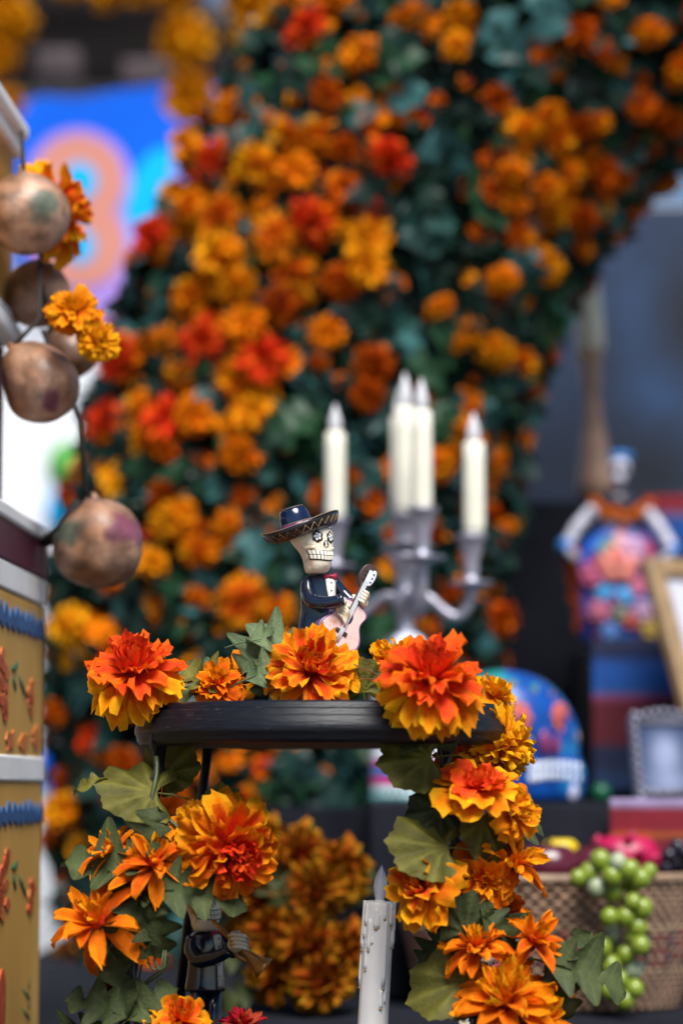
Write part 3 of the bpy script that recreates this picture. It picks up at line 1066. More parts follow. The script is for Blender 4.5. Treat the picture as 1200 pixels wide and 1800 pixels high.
for yc in (1205, 1555):
    for k in range(13):
        motif('painted_petal', R.choice(('tomato', 'tomato', 'amber')), 1 + R.uniform(-3, 13), yc - 55 + k * 9, .012, .005, 12, .3)
    for k in range(6):
        motif('painted_petal', R.choice(('tomato', 'amber')), 56 + R.uniform(-3, 3), yc + 2 + k * 8, .012, .006, 12, .3)
    for (ax, ay, bx, by) in ((16, yc - 30, 30, yc - 45), (18, yc - 20, 26, yc + 10), (28, yc - 20, 48, yc + 25)):
        b = MB()
        pts = [on_face(ax + (bx - ax) * t, ay + (by - ay) * t + 6 * math.sin(t * 3), -.0018) for t in (0, .25, .5, .75, 1)]
        b.tube(pts, [.002, .004, .004, .003, .0015], 6)
        b.build('painted_leaf', M['green'], pc)
for k in range(3):
    motif('painted_petal', 'amber', 20 + k * 22, 1300 + R.uniform(-6, 6), .02, .009, 14, .35)
for k in range(4):
    b = MB()
    b.tube([on_face(44, 1790 - k * 18, -.0035), on_face(44 + (7 if k % 2 else -7), 1772 - k * 18, -.001)], [.005, .0015], 6)
    b.build('painted_leaf', M['green'], pc)
motif('painted_petal', 'tomato', 3, 1770, .02, .03)

# ------------------------------------------------------------------ gourds
GCOL = {'gourd': (.27, .12, .05), 'gourd_dark': (.17, .075, .032)}
GG, GP_ = (.05, .085, .06), (.13, .025, .06)


def gourd(label, px, py, Y, w_, h_, ax, mt, patches, seed, cordtop, neck=.25):
    c = at(px, py, Y)
    root = empty('gourd', c, label, 'gourd', 'gourds strung beside the painted column')
    s = u(Y)
    rw, rh = w_ * s / 2, h_ * s / 2
    b = MB()
    b.T = frame(c, ax)
    prof = []
    for i in range(31):
        a = -PI / 2 + PI * i / 30
        prof.append((max(.001, rw * math.cos(a)), rh * math.sin(a)))
    prof[-3:] = [(rw * .2, rh * .99), (rw * .12, rh * 1.06), (rw * .09, rh * 1.14)]
    b.lathe(prof, 48, lambda a, z: 1 + .035 * math.sin(2 * a + seed) + .035 * math.sin(3 * a + z * 45 + seed * 2) + .06 * math.sin(z / rh * 2 + seed) - .09 * z / rh + .02 * math.sin(5 * a + z * 90))
    cs = []
    for p in b.v:
        q = p - c
        nx, nz = q.x / rw, q.z / rh
        k = noise.noise(p * 38 + V((seed, 0, 0)))
        k2 = noise.noise(p * 75 + V((0, seed, 0)))
        cc = lerp(GCOL[mt], lerp(GCOL[mt], (.46, .27, .19), .85), max(0, min(1, .5 + k * 1.1)))
        cc = lerp(cc, (.06, .03, .02), max(0, min(.7, k2 * 1.1 - .1)))
        for (dx, dy, r, pm) in patches:
            dd = math.hypot(nx - dx, nz - dy) / r + k2 * .5 + k * .4
            if q.y < rw * .3:
                cc = lerp(cc, pm, max(0, min(.9, (1.15 - dd) * 2.2)))
        cs.append(cc)
    b.c = cs
    b.build('shell', M['gourd'], root)
    b = MB()
    b.tube([c + V(ax).normalized() * rh * 1.02] + [at(*q) for q in cordtop], .0022, 6)
    b.build('cord', M['cord'], root)
    return root


gourd('round brown gourd at the top of the string with a green patch', 48, 376, 2.17, 140, 150, (-.12, .1, 1), 'gourd', [(.55, .05, .42, GG)], 1.0, [(42, 290, 2.17), (38, 232, 2.19)])
gourd('dark brown gourd half hidden under the top gourd', 66, 515, 2.26, 118, 125, (.1, .1, 1), 'gourd_dark', [], 2.2, [(72, 450, 2.2), (68, 430, 2.2)])
gourd('oblong tan gourd tilted to the right below orange flowers', 68, 668, 2.15, 132, 158, (-.62, .2, .75), 'gourd', [(.4, -.55, .28, GP_)], 3.1, [(70, 560, 2.17), (72, 460, 2.18)])
gourd('small brown gourd tucked behind the small orange flower pair', 122, 612, 2.27, 95, 110, (-.5, .2, .8), 'gourd_dark', [], 4.0, [(85, 560, 2.24), (74, 500, 2.2)])
gourd('largest lowest gourd with plum and green patches hanging beside column cap', 174, 955, 2.22, 172, 158, (-.15, .05, 1), 'gourd', [(.62, .25, .38, GP_), (-.6, .2, .36, GG)], 5.3, [(150, 860, 2.2), (140, 740, 2.2), (105, 650, 2.2), (75, 580, 2.2)])
b = MB()
b.tube([at(60, 950, 2.27), at(85, 950, 2.24), at(110, 930, 2.2), at(140, 880, 2.2)], .006, 8)
o = b.build('knotted_strap', M['cord'])
tag(o, 'dark knotted strap holding the lowest gourd to the column', 'strap')

for (x, y, d, pl, n, lb) in ((100, 372, 165, 'B', (.85, -.3, .1), 'orange marigold peeking out behind the top gourd'), (130, 545, 90, 'H', (.1, -.8, .4), 'orange marigold tied above the oblong gourd'), (172, 598, 75, 'D', (.3, -.8, .2), 'yellow marigold hanging at the end of gourd string')):
    flower('gourd_marigold', x, y, 2.22 if d > 100 else 2.1, d, pl, 'marigold', n, None, lb, 3, .75)

# ------------------------------------------------------------------ candelabra with candles
YC = 2.80
cb = empty('candelabra', at(712, 1408, YC), 'silver five armed candelabra behind the tray', 'candelabra')
s = u(YC)
c0 = at(714, 1408, YC)


def cup(px, py, dy, topy, parent=cb):
    """saucer and socket standing on an arm; py = saucer level, topy = socket rim"""
    p = at(px, py, YC + dy)
    h = (py - topy) * s
    b = MB()
    b.T = Matrix.Translation(p)
    b.lathe([(10 * s, -8 * s), (14 * s, -4 * s), (38 * s, 2 * s), (40 * s, 6 * s), (37 * s, 7 * s), (14 * s, 4 * s), (11 * s, .25 * h), (14 * s, .35 * h), (12 * s, .45 * h), (20 * s, .7 * h), (23 * s, .9 * h), (28 * s, .96 * h), (28 * s, h), (18 * s, h)], 24)
    return b.build('candle_cup', M['silver'], parent)


b = MB()
zc = lambda y: (1408 - y) * s
b.T = Matrix.Translation(c0)
b.lathe([(58 * s, 0), (60 * s, 6 * s), (52 * s, 14 * s), (40 * s, 30 * s), (20 * s, 60 * s), (14 * s, 100 * s), (22 * s, 130 * s), (12 * s, 160 * s), (18 * s, 230 * s), (50 * s, 262 * s), (52 * s, 270 * s), (16 * s, 296 * s), (12 * s, zc(1085)), (26 * s, zc(1065)), (26 * s, zc(1050)), (13 * s, zc(1035)), (16 * s, zc(1010)), (30 * s, zc(985)), (30 * s, zc(978)), (14 * s, zc(970)), (14 * s, zc(950))], 24)
b.build('stem', M['silver'], cb)
arms = [(828, 1030, -.01), (588, 1000, .02), (742, 985, -.09), (704, 975, .10)]
for ax, ay, dy in arms:
    b = MB()
    e = at(ax, ay + 6, YC + dy)
    o_ = at(714, 1078, YC)
    d = e - o_
    prof = [(0, 0), (.07, 16), (.16, 28), (.27, 31), (.4, 22), (.55, 5), (.7, -7), (.82, -7), (.92, 4), (.98, 22)]
    pts = []
    for f_, h_ in prof:
        pts.append(o_ + V((d.x * f_, d.y * f_, h_ * s)))
    pts.append(V((e.x, e.y, max(pts[-1].z + .003, e.z - .01))))
    pts.append(e)
    for _ in range(2):
        pts = [pts[0]] + [q for i in range(len(pts) - 1) for q in (pts[i].lerp(pts[i + 1], .25), pts[i].lerp(pts[i + 1], .75))] + [pts[-1]]
    b.tube(pts, 10 * s, 10)
    b.build('arm', M['silver'], cb)
    cup(ax, ay, dy, ay - 90)
cup(714, 960, 0, 905)


def taper(label, px, ytop, ybot, dy, wpx, lean=0):
    p = at(px, ybot, YC + dy)
    h = (ybot - ytop) * s
    root = empty('taper_candle', p, label, 'candle', 'white tapers in the candelabra')
    b = MB()
    b.T = frame(p, (lean, 0, 1))
    r = wpx / 2 * s
    b.lathe([(r * .9, 0), (r, .1 * h), (r * .97, .6 * h), (r * .95, .745 * h), (r * .8, .76 * h), (r * .3, .765 * h)], 20, lambda a, z: 1 + .035 * math.sin(5 * a + z * 25) + .02 * math.sin(9 * a - z * 50))
    b.build('wax_body', M['ivory'], root)
    b = MB()
    b.T = frame(p, (lean, 0, 1))
    b.lathe([(r * .45, .76 * h), (r * .62, .80 * h), (r * .6, .86 * h), (r * .33, .93 * h), (r * .05, h)], 12)
    b.build('flame_tip', M['flametip'], root)


taper('white taper candle on the left arm behind the sombrero', 589, 705, 918, .02, 37)
taper('tallest white taper candle on the candelabra centre', 712, 650, 912, 0, 41)
taper('white taper candle on the front arm just right of centre', 741, 668, 905, -.09, 37)
taper('white taper candle on the back arm partly hidden by centre taper', 702, 672, 890, .10, 35)
taper('white taper candle alone on the right arm', 833, 722, 945, -.01, 39)

# wooden candlestick at the back
rc_ = empty('candlestick', at(1050, 850, 3.58), 'carved wooden candlestick on the upper step before the print', 'candlestick')
p = at(1050, 880, 3.58)
s_ = u(3.58)
b = MB()
b.T = frame(p, (-.045, 0, 1))
b.lathe([(34 * s_, 0), (34 * s_, 40 * s_), (26 * s_, 85 * s_), (17 * s_, 140 * s_), (14 * s_, 190 * s_), (20 * s_, 225 * s_), (15 * s_, 235 * s_), (24 * s_, 255 * s_), (24 * s_, 266 * s_)], 20)
b.build('turned_stem', M['carved'], rc_)
rk = empty('pillar_candle', at(1038, 614, 3.58), 'plain white candle standing in the wooden candlestick', 'candle')
b = MB()
b.T = frame(at(1038, 613, 3.58), (-.06, 0, 1))
b.lathe([(25 * s_, 0), (25 * s_, 60 * s_), (23 * s_, 150 * s_), (18 * s_, 153 * s_)], 18)
b.build('wax_body', M['ivory'], rk)
b = MB()
b.tube([at(1028, 460, 3.58), at(1028, 450, 3.58)], .002, 6)
b.build('wick', M['cord'], rk)

# ------------------------------------------------------------------ skeleton lady statue
YK = 3.34
K = lambda x, y, d=0: at(x, y, YK + d)
s = u(YK)
ct = empty('skeleton_lady', K(1085, 1131), 'painted skeleton lady figure in a flowered dress, hands on hips', 'statue')
b = MB()
BONEW = (0.42, 0.42, 0.5)
prof = [(62, 1131), (68, 1120), (72, 1080), (76, 1030), (74, 985), (62, 955), (40, 935), (26, 915), (28, 895), (36, 880), (22, 868), (10, 858)]
rings, cs = [], []
for r, y in prof:
    for j in range(28):
        a = 2 * PI * j / 28
        if y > 930:
            c = (0.30, .03, .06) if math.sin(a * 5 + y * .05) > .2 else (0.05, .12, .38)
            if math.cos(a) < -.72:
                c = (.01, .10, .5)
        elif y > 905:
            c = (.25, .13, .07)
        else:
            c = (.03, .025, .04)
        cs.append(c)
    c_ = K(1085, y)
    rings.append([c_ + V((r * s * math.cos(2 * PI * j / 28), .7 * r * s * math.sin(2 * PI * j / 28), 0)) for j in range(28)])
b.loft(rings, cs=cs)
b.build('dress', M['vc_gloss'], ct)
b = MB()
b.col = BONEW
b.ball(K(1088, 822), (19 * s, 19 * s, 24 * s))
b.ball(K(1086, 842, -.006), (13 * s, 13 * s, 12 * s))
sk = b.build('skull', M['vc_gloss'], ct)
b = MB()
b.col = (.01, .01, .012)
for x in (1080, 1096):
    b.ball(K(x, 822, -.0135), (5.5 * s, 4 * s, 6 * s), 8, 6)
b.build('eye_socket', M['vc_gloss'], sk)
b = MB()
b.col = (.02, .14, .4)
b.ball(K(1090, 803, .004), (24 * s, 22 * s, 11 * s))
b.build('hat', M['vc_gloss'], ct)
b = MB()
b.col = BONEW
b.tube([K(1086, 850), K(1086, 880)], 8 * s, 8)
b.build('neck', M['vc_gloss'], ct)
for sg, pts in ((-1, [(1048, 890), (1015, 925), (992, 960), (1012, 985)]), (1, [(1128, 892), (1160, 930), (1184, 968), (1160, 985)])):
    b = MB()
    b.col = BONEW
    b.tube([K(x, y, -.01 * i) for i, (x, y) in enumerate(pts)], [13 * s, 12 * s, 11 * s, 9 * s], 10)
    arm = b.build('arm', M['vc_gloss'], ct)
    b = MB()
    b.col = (.02, .15, .5)
    x, y = pts[2]
    b.ball(K(x, y, -.02), (14 * s, 14 * s, 15 * s))
    b.build('cuff', M['vc_gloss'], arm)
for i in range(11):
    t = i / 10
    o = bpy.data.objects.new('garland_flower', far_flower_mesh('C', i % 3))
    col.objects.link(o)
    o.parent = ct
    o.matrix_basis = frame(K(1045 + 98 * t, 882 + 22 * math.sin(t * PI) + R.uniform(-5, 5), -.03) - ORG[ct.name], (R.uniform(-.3, .3), -1, .3)) @ Matrix.Scale(R.uniform(7, 13) * s, 4)
for x, y, r, colr in ((1085, 990, 40, (.6, .17, .13)), (1062, 965, 16, (.1, .35, .4)), (1070, 955, 12, (.06, .2, .05)), (1110, 965, 26, (.55, .3, .45)), (1040, 1010, 26, (.5, .1, .2)), (1060, 1040, 18, (.05, .3, .6)), (1100, 1045, 18, (.05, .3, .6)), (1120, 1030, 20, (.5, .12, .2)), (1050, 1075, 22, (.45, .12, .2)), (1090, 1080, 18, (.1, .15, .1)), (1110, 1090, 20, (.3, .04, .03)), (1130, 1075, 22, (.35, .2, .3)), (1140, 1105, 22, (.3, .2, .03)), (1070, 1110, 18, (.05, .15, .4))):
    b = MB()
    dx = (x - 1085) / 78
    dd = -.7 * 75 * s * math.sqrt(max(.05, 1 - dx * dx))
    c = K(x, y, dd)
    b.T = frame(c, (dx, -1, .1))
    b.col = colr
    for k in range(6):
        a = k * PI / 3
        b.ball((.55 * r * s * math.cos(a), .55 * r * s * math.sin(a), 0), (.42 * r * s, .42 * r * s, .2 * r * s), 8, 5)
    b.ball((0, 0, .1 * r * s), (.35 * r * s, .35 * r * s, .25 * r * s), 8, 5)
    b.build('dress_flower', M['vc_gloss'], ct)
for i, y in enumerate((968, 992, 1018, 1045, 1072, 1098)):
    o = bpy.data.objects.new('trailing_flower', far_flower_mesh('K', i % 3))
    col.objects.link(o)
    o.parent = ct
    o.matrix_basis = frame(K(1000 + 5 * i, y, -.01) - ORG[ct.name], (-.6, -1, .2)) @ Matrix.Scale((17 + 3 * (i % 2)) * s, 4)

# ------------------------------------------------------------------ skulls, pots and frames on the lower step
YS = 2.86
S = lambda x, y, d=0: at(x, y, YS + d)
s = u(YS)
bs = empty('painted_skull', S(930, 1411), 'bright blue painted skull with orange flowers and white teeth', 'skull')
b = MB()
rings, cs = [], []
secs = [(1411, 116, 80, 902), (1404, 124, 86, 902), (1380, 129, 92, 901), (1350, 128, 94, 900), (1334, 122, 94, 896), (1318, 124, 98, 892), (1298, 133, 106, 887), (1265, 127, 110, 884), (1235, 113, 104, 882), (1210, 94, 90, 880), (1192, 70, 68, 879), (1182, 42, 44, 878), (1178, 8, 10, 878)]
for y, rx, ry, cx in secs:
    cc = S(cx, y)
    ring = []
    for j in range(32):
        a = 2 * PI * j / 32
        ring.append(cc + V((rx * s * math.cos(a), ry * s * .9 * math.sin(a), 0)))
        c = (0.004, .06, .3)
        q = math.sin(a * 4 + y * .06) * math.sin(y * .05 + a)
        if q > .35:
            c = (.01, .2, .5)
        if y < 1222 and math.sin(a * 3 + 1) > 0:
            c = (.02, .25, .25)
        cs.append(c)
    rings.append(ring)
b.loft(rings, cs=cs)
b.build('cranium', M['vc_gloss'], bs, sub=1)


def skull_front(x, y):
    for i in range(len(secs) - 1):
        if secs[i + 1][0] <= y <= secs[i][0]:
            f = (secs[i][0] - y) / (secs[i][0] - secs[i + 1][0])
            rx, ry, cx = [secs[i][k] + (secs[i + 1][k] - secs[i][k]) * f for k in (1, 2, 3)]
            q = max(-.95, min(.95, (x - cx) / rx))
            return S(x, y, -ry * .9 * s * math.sqrt(1 - q * q)), V((q, -math.sqrt(1 - q * q), .1))


def rosette(parent, name, p, n, r, c1, c2, k=8):
    b = MB()
    b.T = frame(p, n)
    b.col = c1
    for i in range(k):
        a = 2 * PI * i / k
        b.ball((.62 * r * math.cos(a), .62 * r * math.sin(a), 0), (.36 * r, .36 * r, .13 * r), 8, 5)
    b.col = lerp(c1, (.3, .03, .08), .6)
    b.ball((0, 0, .05 * r), (.5 * r, .5 * r, .18 * r), 10, 6)
    b.col = c2
    b.ball((0, 0, .15 * r), (.18 * r, .18 * r, .14 * r), 8, 5)
    return b.build(name, M['vc_gloss'], parent)


for x, y, r in ((905, 1262, 32), (985, 1262, 30), (860, 1262, 22)):
    p, n = skull_front(x, y)
    rosette(bs, 'painted_eye_flower', p, n, r * s, (.5, .1, .06), (.05, .1, .3))
for x, y, r, c in ((940, 1215, 14, (.02, .3, .12)), (900, 1205, 16, (.02, .25, .3)), (970, 1225, 10, (.5, .2, .05)), (1015, 1295, 10, (.4, .3, .35)), (925, 1300, 10, (.5, .45, .5))):
    p, n = skull_front(x, y)
    rosette(bs, 'painted_dot_flower', p, n, r * s, c, (.5, .5, .1), 5)
b = MB()
b.col = (.2, .03, .12)
p, n = skull_front(966, 1305)
b.T = frame(p, n, (1, 0, 0))
b.ball((-.008, 0, 0), (.008, .017, .005), 8, 6)
b.ball((.008, 0, 0), (.008, .017, .005), 8, 6)
b.build('nose_hole', M['vc_gloss'], bs)
for row, y in enumerate((1345, 1363)):
    for i in range(9):
        p, n = skull_front(933 + i * 10.2, y + (i - 4) ** 2 * .3)
        b = MB()
        b.col = (.7, .74, .8)
        b.T = frame(p, n, (1, 0, 0))
        b.ball((0, 0, 0), (5.2 * s, 9.5 * s, 5 * s), 8, 6)
        b.build('tooth', M['vc_gloss'], bs)
p, n = skull_front(1005, 1392)
b = MB()
b.col = (.5, .5, .65)
b.ball(p, (11 * s, 8 * s, 16 * s))
b.build('chin_dot', M['vc_gloss'], bs)
gb = empty('green_ornament', S(1056, 1411), 'small round green ornament beside the blue skull', 'ornament')
b = MB()
b.col = (.01, .11, .05)
b.T = Matrix.Translation(S(1056, 1411))
b.lathe([(10 * s, 0), (15 * s, 6 * s), (18 * s, 16 * s), (15 * s, 27 * s), (8 * s, 33 * s), (4 * s, 34 * s)], 16)
b.build('body', M['vc_gloss'], gb)
b = MB()
b.tube([S(1056, 1378), S(1057, 1370)], .0025, 6)
b.build('stalk', M['cord'], gb)

# white painted pot
YW = 2.685
s = u(YW)
wp = empty('painted_pot', at(715, 1413, YW), 'white ceramic pot with magenta, blue and teal bands behind the tray', 'pot')
b = MB()
b.T = Matrix.Translation(at(718, 1413, YW))
prof = []
bands = [(1413, 64, (.55, .62, .66)), (1400, 67, (.6, .66, .7)), (1382, 68, (.6, .66, .7)), (1378, 68, (.5, .03, .22)), (1366, 68, (.5, .03, .22)), (1362, 68, (.05, .16, .5)), (1350, 68, (.05, .16, .5)), (1346, 68, (.45, .05, .25)), (1338, 68, (.45, .05, .25)), (1334, 67, (.62, .66, .72)), (1250, 66, (.62, .66, .72)), (1200, 60, (.6, .66, .72)), (1160, 48, (.55, .66, .7)), (1130, 30, (.6, .64, .72)), (1118, 22, (.55, .6, .7)), (1112, 8, (.5, .5, .6))]
cs, rings = [], []
for y, r, c in bands:
    cs += [c] * 28
    rings.append([V((r * s * math.cos(2 * PI * j / 28), r * s * math.sin(2 * PI * j / 28), (1413 - y) * s)) for j in range(28)])
b.loft(rings, cs=cs)
b.build('body', M['vc_gloss'], wp)
for row, y in enumerate((1404, 1392)):
    for j in range(18):
        a = -PI + PI * (j + .5 * row) / 17
        b = MB()
        b.col = (.03, .3, .3)
        p = at(718, y, YW) + V((67 * s * math.cos(a), 67 * s * math.sin(a), 0))
        b.T = frame(p, (math.cos(a), math.sin(a), 0), (0, 0, 1))
        b.ball((0, 0, 0), (4.5 * s, 4.5 * s, 1.6 * s), 7, 5)
        b.build('teal_dot', M['vc_gloss'], wp)


def picture_frame(name, label, o, yaw, lean, w_, h_, bw, mt, inner, depth=.02, ornate=False):
    root = empty(name, o, label, 'picture frame')
    T = Matrix.Translation(o) @ Matrix.Rotation(yaw, 4, 'Z') @ Matrix.Rotation(-lean, 4, 'X')
    for k, (a, c) in enumerate((((0, 0, 0), (bw, depth, h_)), ((w_ - bw, 0, 0), (w_, depth, h_)), ((bw, .001, 0), (w_ - bw, depth - .001, bw)), ((bw, .001, h_ - bw), (w_ - bw, depth - .001, h_)))):
        b = MB()
        b.T = T
        b.box(a, c)
        rail = b.build('frame_rail', M[mt], root, smooth=False, bev=bw * .22)
        if ornate:
            b = MB()
            b.T = T
            a, c = V(a), V(c)
            long = 2 if (c.z - a.z) > (c.x - a.x) else 0
            L = (c - a)[long]
            n = int(L / (bw * .9))
            for i in range(n + 1):
                p = (a + c) * .5
                p[long] = a[long] + L * i / n
                p.y = 0
                if long == 0 and a.z > .01:
                    p.z += bw * (.35 + .5 * math.sin(PI * i / n))
                b.ball(p, (bw * .5, bw * .4, bw * .5), 8, 5)
            b.build('scroll_work', M[mt], rail)
    b = MB()
    b.T = T
    b.box((bw * .8, depth * .5, bw * .8), (w_ - bw * .8, depth * .8, h_ - bw * .8))
    b.build('mount', M['paper'], root, smooth=False)
    return root, T


o = at(1203, 1300, 2.98)
o.z = Z3 + .002
root, T = picture_frame('gold_frame', 'gold picture frame with white mount leaning back on step', at(1246, 1384, 2.95), math.radians(35), math.radians(20), .30, .31, .026, 'goldframe', None)
b = MB()
b.T = T
b.box((.075, .0085, .07), (.225, .0098, .24))
b.build('photograph', M['cloth'], root, smooth=False)
root, T = picture_frame('silver_frame', 'small ornate silver picture frame with a blue toned photograph', at(1118, 1402, 2.76), math.radians(14), math.radians(12), .085, .096, .011, 'pewter', None, .012, True)
b = MB()
vs, cs, fs = [], [], []
for i in range(21):
    for j in range(21):
        x, z = j / 20, i / 20
        c = (.01, .03, .1)
        c = lerp(c, (.26, .3, .46), min(1, 1.2 * bump2(x, z, .5, .55, .28, .3) + .7 * bump2(x, z, .5, .1, .45, .2)))
        vs.append((.011 + .063 * x, .0052, .011 + .074 * z))
        cs.append(c)
for i in range(20):
    for j in range(20):
        k = i * 21 + j
        fs.append((k, k + 1, k + 22, k + 21))
b.T = T
b.add(vs, fs, cs)
b.build('photograph', M['vc'], root)

# ------------------------------------------------------------------ basket with fruit
YB = 2.55
s = u(YB)
ba = empty('wicker_basket', at(960, 1775, YB), 'woven wicker basket heaped with fruit at lower right', 'basket')
bc = at(965, 1545, YB)
zt = bc.z
BH = zt - ZT - .002
BX, BY = 268 * s, .095
byc = YB


def basket_pt(a, z, off=0.0):
    f = .80 + .20 * (z / BH) ** .8
    return V((bc.x + (BX * f + off) * math.cos(a), byc + (BY * f + off) * math.sin(a), ZT + .002 + z))


NR = 21
NS = 130
for r in range(NR):
    z = BH * (r + .5) / NR
    b = MB()
    n = NS * 4
    pts, cc = [], []
    for i in range(n):
        a = 2 * PI * i / n
        off = .0022 * math.sin(NS * .5 * a + PI * r)
        pts.append(basket_pt(a, z + .0008 * math.sin(3 * a + r), off))
    rr = BH / NR * .56
    vs, cs, fs = [], [], []
    for i, p in enumerate(pts):
        a = 2 * PI * i / n
        nrm = V((math.cos(a), math.sin(a) * 1.6, 0)).normalized()
        base = (.25, .15, .095)
        fr = r / NR
        if .28 < fr < .62:
            k = int(a * NS / 2 / PI) % 5
            base = (.19, .05, .042) if k in (0, 3) else (.09, .07, .065) if k == 1 else base
        if r in (6, 13):
            base = (.3, .2, .12)
        base = tuple(q * (1 + .25 * math.sin(i * 1.7 + r)) for q in base)
        for q in range(6):
            t = 2 * PI * q / 6
            vs.append(p + nrm * (math.cos(t) * rr * .7) + V((0, 0, math.sin(t) * rr)))
            cs.append(base)
    for i in range(n):
        for q in range(6):
            i2, q2 = (i + 1) % n, (q + 1) % 6
            fs.append((i * 6 + q, i2 * 6 + q, i2 * 6 + q2, i * 6 + q2))
    b.add(vs, fs, cs)
    b.build('wicker_row', M['wicker'], ba)
b = MB()
b.col = (.25, .16, .1)
b.tube([basket_pt(2 * PI * i / 60, BH + .003, .001 * math.sin(i * 2.1)) for i in range(61)], .0055, 8)
b.build('rim', M['wicker'], ba)
b = MB()
b.col = (.08, .05, .03)
b.loft([[basket_pt(2 * PI * j / 40, z, -.005) for j in range(40)] for z in (.004, BH * .5, BH * .75)])
b.build('lining', M['wicker'], ba)


def fruit(name, label, mt, px, py, Y, r, sq=(1, 1, 1), stalk=True):
    c = at(px, py, Y)
    root = empty(name, c - V((0, 0, r * u(Y))), label, 'fruit')
    q = r * u(Y)
    b = MB()
    b.T = Matrix.Translation(c)
    prof = []
    for i in range(15):
        a = -PI / 2 + PI * i / 14
        z = math.sin(a)
        rr = max(.02, math.cos(a) ** .85)
        if i > 11:
            z -= .10 * (i - 11) ** 1.3 * .5
        prof.append((rr * q, z * q))
    b.lathe(prof, 24, lambda a, z: 1 + .025 * math.sin(5 * a))
    b.v = [c + V(((p - c).x * sq[0], (p - c).y * sq[1], (p - c).z * sq[2])) for p in b.v]
    b.build('flesh', M[mt], root)
    if stalk:
        b = MB()
        b.tube([c + V((0, 0, q * sq[2] * .75)), c + V((.003, 0, q * sq[2] * 1.05))], .002, 6)
        b.build('stalk', M['cord'], root)
    return root


fruit('apple', 'dark maroon apple at the left of the basket', 'plumfruit', 962, 1522, 2.55, 50, (1.1, 1, .85))
fruit('apple', 'maroon and yellow apple behind the grapes', 'plumfruit', 1048, 1520, 2.57, 44, (1.1, 1, .85))
fruit('lemon', 'bright yellow lemon at the back of the basket', 'lemon', 985, 1492, 2.62, 26, (1.2, 1, .75), False)
fruit('apple', 'dark plum coloured fruit at the far left of basket', 'plumfruit', 880, 1530, 2.56, 40, (1.1, 1, .85))
dr = fruit('dragon_fruit', 'hot pink dragon fruit at the back of the basket', 'dragon', 1098, 1508, 2.6, 52, (1.2, 1, .85), False)
c = at(1098, 1508, 2.6)
for i in range(5):
    a = R.uniform(-PI, 0)
    e = R.uniform(-.4, 1.2)
    n = V((math.cos(a) * math.cos(e), math.sin(a) * math.cos(e), math.sin(e)))
    b = MB()
    q = 52 * u(2.6)
    p = c + V((n.x * q * 1.2, n.y * q, n.z * q * .85))
    b.tube([p - n * .004, p + n * .004 + V((.002, 0, .004)), p + n * .008 + V((.008, 0, .008))], [.006, .0045, .0008], 6)
    b.build('scale', M['dragon'], dr)


def bunch(name, label, pts, Y, r, mts):
    root = empty(name, at(pts[0][0], pts[0][1], Y), label, 'grapes')
    b = MB()
    b.tube([at(x, y, Y + .012) for x, y in (pts[0], pts[len(pts) // 3], pts[len(pts) // 2], pts[-1])], .0025, 6)
    b.build('stalk', M['stem_green'], root)
    ms = []
    for mt in mts:
        b = MB()
        b.ball((0, 0, 0), (1, 1, 1.08), 16, 11)
        ms.append(b.mesh('grape', M[mt]))
    for i, (x, y) in enumerate(pts):
        o = bpy.data.objects.new('grape', ms[1] if i % 6 == 4 and len(ms) > 1 else ms[0])
        col.objects.link(o)
        o.parent = root
        o.location = at(x, y, Y + R.uniform(-.012, .012)) - ORG[root.name]
        o.scale = [r * u(Y) * R.uniform(.85, 1.15)] * 3
        o.rotation_euler = (R.uniform(-.4, .4), R.uniform(-.4, .4), 0)


GP = [(1015, 1543), (1035, 1535), (1055, 1512), (1075, 1540), (1048, 1560), (1078, 1567), (1105, 1530), (1140, 1532), (1110, 1555), (1125, 1545), (1085, 1515), (1112, 1585), (1128, 1597), (1070, 1612), (1098, 1612), (1120, 1630), (1076, 1640), (1112, 1645), (1056, 1665), (1098, 1678), (1125, 1662), (1072, 1697), (1112, 1705), (1088, 1722), (1070, 1740), (1115, 1738), (1098, 1758)]
bunch('green_grapes', 'bunch of green grapes hanging over the basket rim', GP, 2.425, 16.5, ('grape', 'grape_bloom'))
bunch('dark_grapes', 'bunch of dark grapes at the right end of the basket', [(1175, 1505), (1190, 1490), (1205, 1500), (1215, 1515), (1190, 1520), (1170, 1525), (1205, 1530), (1225, 1500), (1180, 1540)], 2.55, 14, ('darkgrape',))

# ------------------------------------------------------------------ yellow and red marigold bunch behind
yb = empty('marigold_bunch', at(530, 1770, 2.5), 'bunch of yellow and red marigolds standing behind the tray', 'flowers')
for i, (x, y, d, Y) in enumerate(((525, 1500, 120, 2.5), (600, 1525, 115, 2.48), (560, 1565, 110, 2.46), (470, 1480, 95, 2.55), (450, 1575, 125, 2.5), (480, 1640, 110, 2.48), (540, 1660, 125, 2.45), (610, 1665, 110, 2.46), (565, 1725, 120, 2.44), (490, 1715, 105, 2.48), (430, 1640, 80, 2.53))):
    o = bpy.data.objects.new('marigold', far_flower_mesh('G', i % 3, 'marigold'))
    col.objects.link(o)
    o.parent = yb
    o.matrix_basis = frame(at(x, y, Y) - ORG[yb.name], (R.uniform(-.3, .3), -.9, R.uniform(.1, .5))) @ Matrix.Scale(d / 2 * u(Y), 4)
    b = MB()
    p = at(x, y, Y + .02)
    b.tube([p, V((p.x * .7 + at(530, y, Y).x * .3, p.y + .02, (p.z + ZT) / 2)), V((at(530, y, Y).x, 2.53, ZT))], .003, 6)
    b.build('stem', M['stem_green'], yb)
for x, y, a in ((450, 1740, 200), (590, 1790, 330), (600, 1600, 60), (510, 1600, 120), (430, 1680, 190)):
    leaf(x, y, 2.48, 90, a, 'lobed', 'leaf_dark', yb, 1)

